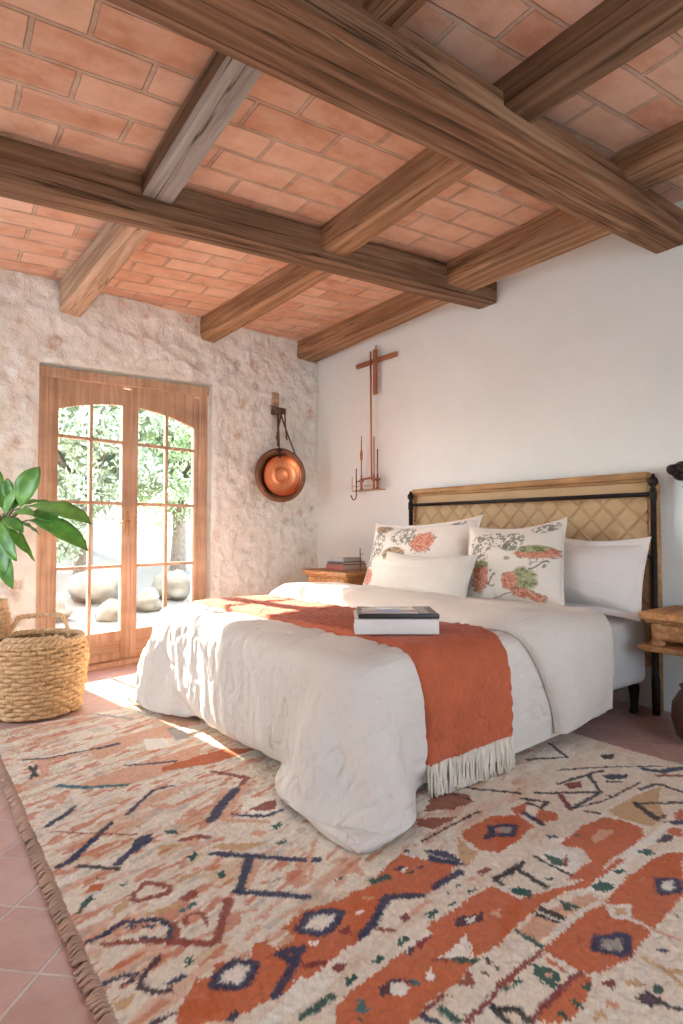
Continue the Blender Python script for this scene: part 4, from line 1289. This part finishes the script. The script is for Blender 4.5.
# ---------------------------------------------------------------- books and tablet on the bed
def book(name, w_, d_, h_, Mx, mc, label, cat='book', round_=True):
    t = bpy.data.objects.new(name, None); COL.objects.link(t); t.empty_display_size = .05; t.matrix_world = Mx; tag(t, label, cat)
    c = .0028
    bm = B(); box(bm, (0, 0, c / 2), (w_, d_, c), .001); box(bm, (0, 0, h_ - c / 2), (w_, d_, c), .001); box(bm, (0, -d_ / 2 + c / 2, h_ / 2), (w_, c, h_), .001)
    obj('cover', bm, mc, t)
    bm = B(); box(bm, (0, .001, h_ / 2), (w_ - .010, d_ - .012, h_ - 2 * c), .001); obj('pages', bm, M_PAPER, t)
    return t
BX_, BY_ = 1.765, 1.925
foot = Tt[(np.abs(Tt[..., 0] - BX_) < .16) & (np.abs(Tt[..., 1] - BY_) < .16)]
BOOKC = (BX_, BY_, float(np.percentile(foot[:, 2], 97)) + .001); BOOKR = -YAW; BOOKT = 0.0
print('BOOK', BOOKC)
bk = Matrix.Translation(BOOKC) @ Matrix.Rotation(BOOKR, 4, 'Z') @ Matrix.Rotation(BOOKT, 4, 'X')
book('book', .345, .27, .062, bk, M_WHITEBOOK, 'thick white hardback lying flat on the rust throw, under the tablet')
tb_ = bpy.data.objects.new('tablet', None); COL.objects.link(tb_); tb_.empty_display_size = .05
tb_.matrix_world = bk @ Matrix.Translation((.008, .0, .0635)) @ Matrix.Rotation(.01, 4, 'Z')
tag(tb_, 'black-framed tablet in a case lying on top of the thick white book', 'tablet')
bm = B(); box(bm, (0, 0, .009), (.335, .255, .018), .006, None, 3); obj('case', bm, M_BLACK, tb_)
bm = B(); box(bm, (-.035, 0, .0186), (.235, .215, .0016), .0005); sc1 = obj('screen', bm, M_SCREEN, tb_)
bm = B(); box(bm, (-.035, .01, .0198), (.105, .17, .0008), .0002); obj('screen_picture', bm, M_SCREENB, sc1)
bm = B(); box(bm, (.112, 0, .0188), (.035, .19, .002), .0005); obj('keypad_strip', bm, M_GREYBOOK, tb_)

# ---------------------------------------------------------------- nightstands
def nightstand(name, x0, x1, y0, y1, zt, label, shelfz, seed, name_far=False):
    cx, cy = (x0 + x1) / 2, (y0 + y1) / 2
    t = thing(name, label, 'nightstand', (cx, cy, 0)); W_, D_ = x1 - x0, y1 - y0
    bm = B(); box(bm, (0, 0, zt - .02), (W_, D_, .04), .012, None, 3); box(bm, (.008, 0, zt - .048), (W_ - .04, D_ - .04, .018), .006)
    obj('top', bm, W_RUST, t)
    for sx in (-1, 1):
        for sy in (-1, 1):
            px, py = sx * (W_ / 2 - .055), sy * (D_ / 2 - .075)
            if name_far and sy > 0:                     # upper turned post only; the lower legs stand further in
                bm = B(); lathe(bm, [(0, shelfz), (.034, shelfz), (.036, shelfz + .02), (.024, shelfz + .03), (.032, shelfz + .07), (.032, zt - .06)], 14, (px, py, 0)); obj('post', bm, W_RUST, t)
                if sx < 0: continue
                bm = B(); lathe(bm, [(0, 0), (.022, 0), (.028, .02), (.018, .05), (.026, .12), (.030, .20), (.022, .26), (.032, shelfz - .04), (.032, shelfz - .02)], 14, (px, -.02, 0)); obj('leg', bm, W_RUST, t)
                continue
            bm = B()
            lathe(bm, [(0, 0), (.022, 0), (.028, .02), (.018, .05), (.026, .12), (.030, .20), (.022, .26), (.032, shelfz - .06), (.036, shelfz - .02), (.036, shelfz + .01),
                       (.024, shelfz + .03), (.032, shelfz + .07), (.032, zt - .06)], 14, (px, py, 0))
            obj('leg', bm, W_RUST, t)
    bm = B(); box(bm, (0, 0, shelfz - .012), (W_ + .01, D_ + .01, .03), .008, None, 3); obj('shelf', bm, W_RUST, t)
    zc = zt - .057
    bm = B(); box(bm, (0, 0, zc - .045), (W_ - .10, D_ - .10, .09), .005); ap = obj('drawer_case', bm, W_RUST, t)
    bm = B(); box(bm, (-W_ / 2 + .045, 0, zc - .045), (.014, D_ - .17, .07), .005); dr = obj('drawer', bm, W_RUST, t)
    bm = B(); lathe(bm, [(0, .03), (.012, .028), (.014, .02), (.007, .012), (.006, 0)], 12, (-W_ / 2 + .04, 0, zc - .045), Matrix.Rotation(-PI / 2, 4, 'Y')); obj('knob', bm, M_IRON, dr)
    return t
nightstand('nightstand', 3.16, 3.60, .98, 1.56, .625, 'rustic carved wooden nightstand at the right picture edge beside the bed', .45, 1, True)
nightstand('nightstand', 2.93, 3.55, 3.76, 4.38, .71, 'carved honey-coloured wooden nightstand in the far corner holding a small stack of books', .30, 2)
book('book', .22, .28, .045, Matrix.Translation((3.22, 4.12, .7105)) @ Matrix.Rotation(-1.45, 4, 'Z'), M_REDBOOK, 'rust-red book at the bottom of the stack on the far nightstand')
book('book', .20, .27, .022, Matrix.Translation((3.22, 4.12, .756)) @ Matrix.Rotation(-1.50, 4, 'Z'), M_DARKBOOK, 'thin charcoal book in the middle of the stack on the far nightstand')
book('book', .17, .24, .030, Matrix.Translation((3.23, 4.14, .7785)) @ Matrix.Rotation(-1.42, 4, 'Z'), M_GREYBOOK, 'pale grey book on top of the stack on the far nightstand')
bm = B(); box(bm, (0, 0, .003), (.09, .07, .006), .002); tube(bm, [(0, -.02, .004), (0, -.02, .18)], .005, 8); tube(bm, [(0, -.02, .14), (.0, -.045, .138), (0, -.05, .15)], .003, 6)
lathe(bm, [(0, .19), (.007, .186), (.005, .178)], 8, (0, -.02, 0))
o = obj('candle_snuffer', bm, M_COPPERDK); o.location = (3.12, 3.83, .7105); tag(o, 'thin upright dark metal stand beside the books on the far nightstand', 'metal stand')
# clay pot under the near nightstand
bm = B(); lathe(bm, [(0, .003), (.10, .003), (.135, .04), (.155, .12), (.15, .19), (.12, .245), (.105, .262), (.118, .278), (.108, .276), (.094, .26), (.11, .235), (.135, .18), (.14, .12), (.12, .045), (0, .02)], 40)
o = obj('clay_pot', bm, M_CLAY); o.location = (3.22, 1.26, 0); tag(o, 'dark brown glazed pot on the floor under the near nightstand', 'pot')

# ---------------------------------------------------------------- iron sconce by the right picture edge
sc = thing('wall_sconce', 'dark iron wall sconce fixed to the plaster at the right picture edge above the nightstand', 'sconce', (3.6, 1.50, 1.385))
bm = B(); lathe(bm, [(0, .0), (.052, 0), (.056, .010), (.046, .025), (.036, .035), (.042, .055), (.034, .075), (.014, .09), (0, .095)], 18, (0.015, .02, 0), Matrix.Rotation(-PI / 2, 4, 'Y')); obj('wall_rose', bm, M_IRON, sc)
bm = B(); tube(bm, [(-.05, .02, 0), (-.09, .0, .01), (-.12, -.05, -.01), (-.12, -.10, -.03), (-.11, -.14, -.01)], [.012, .014, .013, .012, .010], 10)
lathe(bm, [(0, -.03), (.022, -.02), (.034, 0), (.030, .02), (.018, .03), (0, .034)], 16, (-.08, .03, .0)); obj('arm', bm, M_IRON, sc)
bm = B(); lathe(bm, [(0, -.110), (.020, -.112), (.062, -.104), (.066, -.098), (.05, -.102), (0, -.104)], 24, (-.11, -.10, 0)); tube(bm, [(-.11, -.12, -.02), (-.11, -.10, -.105)], .004, 6); obj('drip_tray', bm, M_IRON, sc)
bm = B(); lathe(bm, [(0, -.104), (.012, -.104), (.012, -.03), (.008, -.027), (0, -.027)], 14, (-.11, -.085, 0)); obj('candle', bm, M_WAX, sc)

# ---------------------------------------------------------------- cross-shaped wall candle hanger
h = thing('wall_candle_hanger', 'wooden cross bar with long copper rod and candle tray on the plaster wall', 'wall hanging', (3.60, 4.17, 2.0))
M0 = Matrix.Translation((-3.60, -4.17, -2.0))
def hobj(name, bm, m, parent=None): bm.transform(M0); return obj(name, bm, m, parent or h)
bm = B(); box(bm, (3.60, 4.165, 2.612), (.028, .56, .042), .006); hobj('crossbar', bm, W_CROSS)
bm = B(); box(bm, (3.575, 4.145, 2.50), (.024, .046, .42), .006); tube(bm, [(3.572, 4.135, 2.70), (3.572, 4.13, 2.74)], .006, 8); hobj('hanging_strap', bm, W_CROSS)
bm = B(); tube(bm, [(3.565, 4.20, 2.70), (3.565, 4.195, 2.2), (3.565, 4.185, 1.53)], .0085, 10); tube(bm, [(3.565, 4.18, 1.53), (3.555, 4.22, 1.525), (3.55, 4.33, 1.52)], .008, 10); hobj('copper_rod', bm, M_COPPERROD)
bm = B()
box(bm, (3.55, 4.21, 1.415), (.075, .40, .010), .003)
tube(bm, [(3.515, 4.01, 1.42), (3.515, 4.01, 1.52)], .003, 6); tube(bm, [(3.515, 4.41, 1.42), (3.515, 4.41, 1.55)], .003, 6)
tube(bm, [(3.515, 4.01, 1.455), (3.515, 4.41, 1.455)], .0025, 6)
hobj('tray', bm, M_BRASS)
for (y, z0, z1, zt) in ((4.31, 1.47, 1.80, 1.92), (4.08, 1.47, 1.78, 1.80), (4.13, 1.55, 1.90, 1.92)):
    bm = B(); tube(bm, [(3.545, y, 1.42), (3.545, y, z1)], .006, 8)
    lathe(bm, [(0, 1.42), (.022, 1.42), (.010, 1.44), (.012, 1.49), (.026, 1.505), (.028, 1.515), (.010, 1.52), (.008, 1.56), (0, 1.57)], 12, (3.545, y, 0))
    if y == 4.31: lathe(bm, [(0, 1.69), (.012, 1.70), (.014, 1.76), (.006, 1.80), (.003, 1.93), (0, 1.93)], 10, (3.545, y, 0))
    hobj('candle_holder', bm, M_COPPERDK if y == 4.08 else M_COPPERROD)
bm = B(); tube(bm, [(3.50, 4.33, 1.62), (3.50, 4.33, 1.36), (3.50, 4.345, 1.335), (3.50, 4.375, 1.33), (3.50, 4.395, 1.35), (3.50, 4.405, 1.375)], .005, 8)
tube(bm, [(3.50, 4.33, 1.5), (3.545, 4.31, 1.5)], .004, 6); hobj('hook', bm, M_IRON)

# ---------------------------------------------------------------- copper pan on the stone wall
pt = Vector((3.02, 4.945, 1.57)); pan = bpy.data.objects.new('copper_pan', None); COL.objects.link(pan); pan.empty_display_size = .1
pan.matrix_world = Matrix.Translation(pt) @ Matrix.Rotation(WA - .36, 4, 'Z')
tag(pan, 'round copper pan with a dark rim hanging by leather straps on the stone wall', 'copper pan')
RX_ = Matrix.Rotation(PI / 2, 4, 'X')
bm = B(); lathe(bm, [(.185, .035), (.20, .06), (.235, .078), (.252, .074), (.258, .06), (.245, .045), (.21, .03), (.17, .005), (0, .0)], 64, (0, -.03, 0), RX_); obj('pan_rim', bm, M_COPPERDK, pan)
bm = B(); lathe(bm, [(.19, .062), (.175, .042), (.14, .026), (.10, .020), (.072, .022), (.066, .030), (.060, .022), (.03, .018), (0, .018)], 64, (0, -.035, 0), RX_)
bm.transform(Matrix.Translation((.018, 0, -.005)))
obj('pan_bowl', bm, M_COPPER, pan)
bm = B(); tube(bm, [(-.03, -.11, .28), (-.028, -.12, .24), (-.02, -.115, .19), (-.01, -.10, .165)], .008, 8); tube(bm, [(-.055, -.10, .235), (.0, -.115, .235)], .010, 8)
obj('pan_hook', bm, M_IRON, pan)
bm = B(); tube(bm, [(-.03, -.10, .28), (-.015, -.06, .40), (0.0, -.01, .56), (.005, .01, .62)], [.014, .012, .012, .014], 6)
tube(bm, [(.17, -.06, .19), (.10, -.02, .40), (.03, .01, .62)], .008, 6); obj('leather_strap', bm, M_LEATHER, pan)
pg = bpy.data.objects.new('wall_peg', None); COL.objects.link(pg); pg.empty_display_size = .05; pg.matrix_world = Matrix.Translation((3.025, 5.01, 2.20)) @ Matrix.Rotation(WA, 4, 'Z')
tag(pg, 'wooden peg with knotted leather thongs set in the stone wall above the copper pan', 'peg')
bm = B(); box(bm, (.012, -.045, .0), (.085, .13, .055), .008); obj('peg_block', bm, M_LEATHER, pg)
bm = B(); tube(bm, [(-.13, -.09, .028), (.03, -.085, .018)], .005, 6); obj('nail', bm, M_IRON, pg)
bm = B(); tube(bm, [(-.01, -.115, .02), (-.04, -.118, -.12), (-.075, -.115, -.27), (-.07, -.117, -.29)], .008, 6); tube(bm, [(-.075, -.115, -.27), (-.055, -.115, -.20), (-.01, -.117, -.02)], .006, 6)
tube(bm, [(.03, -.115, .01), (.035, -.118, -.14), (.06, -.115, -.28), (.045, -.115, -.25)], .008, 6); obj('thong', bm, M_LEATHER, pg)
pb = B(); box(pb, (.0, .0, .0), (.085, .07, .15), .012, None, 3); o = obj('wall_stone_block', pb, W_PALE); o.matrix_world = Matrix.Translation((3.04, 5.045, 2.32)) @ Matrix.Rotation(WA, 4, 'Z')
tag(o, 'small pale block let into the stone wall just above the leather-wrapped peg', 'wall block')

# ---------------------------------------------------------------- baskets
def basket(name, cx, cy, r0, r1, r2, h_, label, seed, m=M_SEAGRASS, handles=(), rows=17, stakes=36):
    t = thing(name, label, 'basket', (cx, cy, 0.003)); rr = random.Random(seed)
    def rad(u): return r0 + (r1 - r0) * math.sin(min(1, u * 1.15) * PI / 2) if u < .87 else r1 + (r2 - r1) * (u - .87) / .13
    bm = B(); nseg = stakes * 4
    for k in range(rows):
        u = (k + .5) / rows; z = .012 + u * (h_ - .02); R_ = rad(u); ph = k % 2
        pts = []
        for i in range(nseg):
            a = 2 * PI * i / nseg
            w_ = .0095 * math.cos(a * stakes / 2 + ph * PI) + .003 * math.sin(i * .7 + k * 2.1)
            pts.append(((R_ + w_) * math.cos(a), (R_ + w_) * math.sin(a), z + .0025 * math.sin(i * .33 + k)))
        tube(bm, pts, h_ / rows * .56, 5, closed=True)
    obj('woven_body', bm, m, t)
    bm = B()
    for i in range(stakes):
        a = 2 * PI * i / stakes + .02 * rr.random()
        pts = [((rad(u) + .0075 * (1 if (int(u * rows) % 2) else -1) * (1 if i % 2 else -1)) * math.cos(a) , (rad(u) + .0075 * (1 if (int(u * rows) % 2) else -1) * (1 if i % 2 else -1)) * math.sin(a), .01 + u * (h_ - .015)) for u in [q / (rows * 1.0) for q in range(rows + 1)]]
        tube(bm, pts, .0075, 5)
    obj('stakes', bm, m, t)
    bm = B()
    for s_, rz in ((0, 0), (1, .012)):
        pts = []
        for i in range(160):
            a = 2 * PI * i / 160; tw = a * 26 + s_ * PI
            pts.append(((r2 + .009 * math.cos(tw)) * math.cos(a), (r2 + .009 * math.cos(tw)) * math.sin(a), h_ + .009 * math.sin(tw)))
        tube(bm, pts, .0115, 6, closed=True)
    obj('rim', bm, M_SEAPALE, t)
    bm = B(); lathe(bm, [(0, .006), (r0 - .01, .006), (r0 - .01, .012), (0, .012)], 32); lathe(bm, [(r0 - .004, .01), (rad(.3) - .012, h_ * .3), (rad(.6) - .012, h_ * .6), (r2 - .014, h_ - .01)], 40)
    obj('lining', bm, M_RUSHDK, t)
    for (ang, wid, hh, lean) in handles:
        bm = B()
        for s_ in (0, 1):
            pts = []
            for i in range(45):
                q = i / 44; a = ang + (q - .5) * wid; up = hh * min(1, math.sin(q * PI) * 2.2) ** .6
                dr = -.10 * h_ if q in (0, 1) else 0
                R2 = r2 + lean * up; tw = q * 34 + s_ * PI
                pts.append(((R2 + .007 * math.cos(tw)) * math.cos(a), (R2 + .007 * math.cos(tw)) * math.sin(a), h_ - .03 + up + .007 * math.sin(tw)))
            tube(bm, pts, .0095, 6)
        obj('handle', bm, M_SEAPALE, t)
    return t
basket('seagrass_basket', .735, 3.86, .225, .262, .240, .42, 'large round woven seagrass basket with rope handles beside the glazed door', 3,
       handles=((math.radians(75), 1.5, .13, -.05), (math.radians(-105), 1.6, .06, .12), (math.radians(185), .9, .10, .25)))
pk = basket('planter_basket', .40, 4.25, .20, .235, .22, .60, 'tall woven basket at the left picture edge holding the green plant', 5, handles=((math.radians(-20), .8, .04, .1),), rows=22, m=M_SEAPALE)

# ---------------------------------------------------------------- plant
pl = thing('rubber_plant', 'green broad-leaved plant in the basket at the left picture edge in front of the door', 'plant', (.40, 4.25, .50))
bm = B(); lathe(bm, [(0, -.46), (.14, -.46), (.185, .02), (.195, .02), (.195, .035), (.178, .035), (.17, .0), (0, 0)], 32); obj('inner_pot', bm, M_CLAY, pl)
bm = B(); lathe(bm, [(0, .012), (.08, .016), (.172, .004), (.172, -.02), (0, -.02)], 32); obj('soil', bm, M_SOIL, pl)
stem = B(); lv = B()
def leaf(bm, base, tip, width, nrm_hint, curl=.12):
    base, tip = Vector(base), Vector(tip); ax = tip - base; L = ax.length; ax.normalize(); nh = Vector(nrm_hint); side = ax.cross(nh).normalized(); up = side.cross(ax)
    n = 12; rows = []
    for i in range(n + 1):
        u = i / n; wv = width * .5 * (math.sin(PI * min(1, max(0, u)) ** 1.35) ** .7)
        c_ = base + ax * (L * u) + up * (curl * L * (4 * u * (1 - u) * .6 - .6 * u * u))
        if i in (0, n): wv = max(wv, .002)
        rows.append([bm.verts.new(c_ + side * (wv * k) + up * (abs(k) * wv * .28 + .004 * math.sin(u * 20 + k * 3))) for k in (-1, -.5, 0, .5, 1)])
    for a, b in zip(rows, rows[1:]):
        for k in range(4): bm.faces.new((a[k], a[k + 1], b[k + 1], b[k]))
O = Vector((.40, 4.25, .50))
TOP = Vector((0.578, 4.096, 1.098))
tube(stem, [O, O + Vector((.02, -.02, .25)), TOP - Vector((.02, -.01, .12)), TOP, TOP + Vector((.03, 0, .10))], [.016, .014, .011, .009, .004], 8)
LEAVES = [
    ((0.653, 3.972, 1.180), (0.718, 3.850, 1.417), 0.135, (-0.5, -0.8, 0.2)),
    ((0.671, 3.895, 1.190), (0.913, 3.459, 1.110), 0.125, (-0.3, -0.5, 0.8)),
    ((0.691, 3.881, 1.155), (0.797, 3.675, 1.107), 0.090, (-0.3, -0.7, 0.6)),
    ((0.682, 3.889, 1.108), (0.899, 3.476, 0.973), 0.125, (-0.3, -0.55, 0.75)),
    ((0.589, 4.024, 1.109), (0.551, 3.875, 0.801), 0.140, (-0.6, -0.8, 0.0)),
    ((0.606, 4.073, 1.158), (0.680, 4.012, 1.254), 0.070, (-0.4, -0.7, 0.5)),
    ((0.607, 4.074, 1.098), (0.676, 3.901, 0.922), 0.050, (-0.5, -0.8, 0.2)),
    ((0.587, 4.088, 1.134), (0.632, 3.984, 1.287), 0.060, (-0.4, -0.7, 0.4)),
    ((0.568, 4.103, 1.110), (0.322, 4.168, 1.050), 0.130, (-0.3, -0.5, 0.8)),
    ((0.568, 4.102, 1.140), (0.374, 4.243, 1.350), 0.130, (-0.5, -0.6, 0.6)),
    ((0.608, 4.197, 1.161), (0.543, 4.361, 1.461), 0.120, (-0.5, -0.8, 0.3)),
    ((0.626, 4.059, 1.110), (0.781, 4.069, 1.032), 0.050, (-0.3, -0.4, 0.9)),
    ((0.588, 4.089, 1.086), (0.432, 4.220, 0.780), 0.130, (-0.6, -0.8, 0.1)),
    ((0.632, 4.178, 1.186), (0.881, 4.236, 1.245), 0.050, (-0.2, -0.5, 0.8)),
    ((0.553, 3.989, 1.108), (0.595, 3.776, 0.883), 0.090, (-0.6, -0.8, 0.1)),
    ((0.608, 3.946, 1.132), (0.674, 3.705, 1.150), 0.070, (-0.3, -0.6, 0.7)),
    ((0.570, 4.038, 1.121), (0.637, 3.800, 1.050), 0.080, (-0.3, -0.6, 0.7)),
    ((0.634, 4.050, 1.182), (0.592, 4.075, 1.362), 0.070, (-0.5, -0.8, 0.2)),
    ((0.585, 4.218, 1.062), (0.623, 4.076, 0.702), 0.100, (-0.5, -0.8, 0.1)),
    ((0.662, 4.157, 1.112), (0.765, 4.151, 0.850), 0.030, (-0.5, -0.8, 0.2)),
]
for i, (b_, t_, w_, n_) in enumerate(LEAVES):
    b_ = Vector(b_); t_ = Vector(t_); m_ = TOP.lerp(b_, .5) + Vector((0, 0, .02 * (-1) ** i))
    tube(stem, [TOP + Vector((0, 0, -.06 + .012 * (i % 8))), m_, b_], [.006, .005, .004], 6)
    leaf(lv, b_, t_, w_, n_, .10 if i % 3 else .16)
for g_ in (stem, lv): g_.transform(Matrix.Translation(-O))
obj('stems', stem, M_STEM, pl)
lo = obj('foliage', lv, M_LEAF, pl); so = lo.modifiers.new('s', 'SOLIDIFY'); so.thickness = .0016
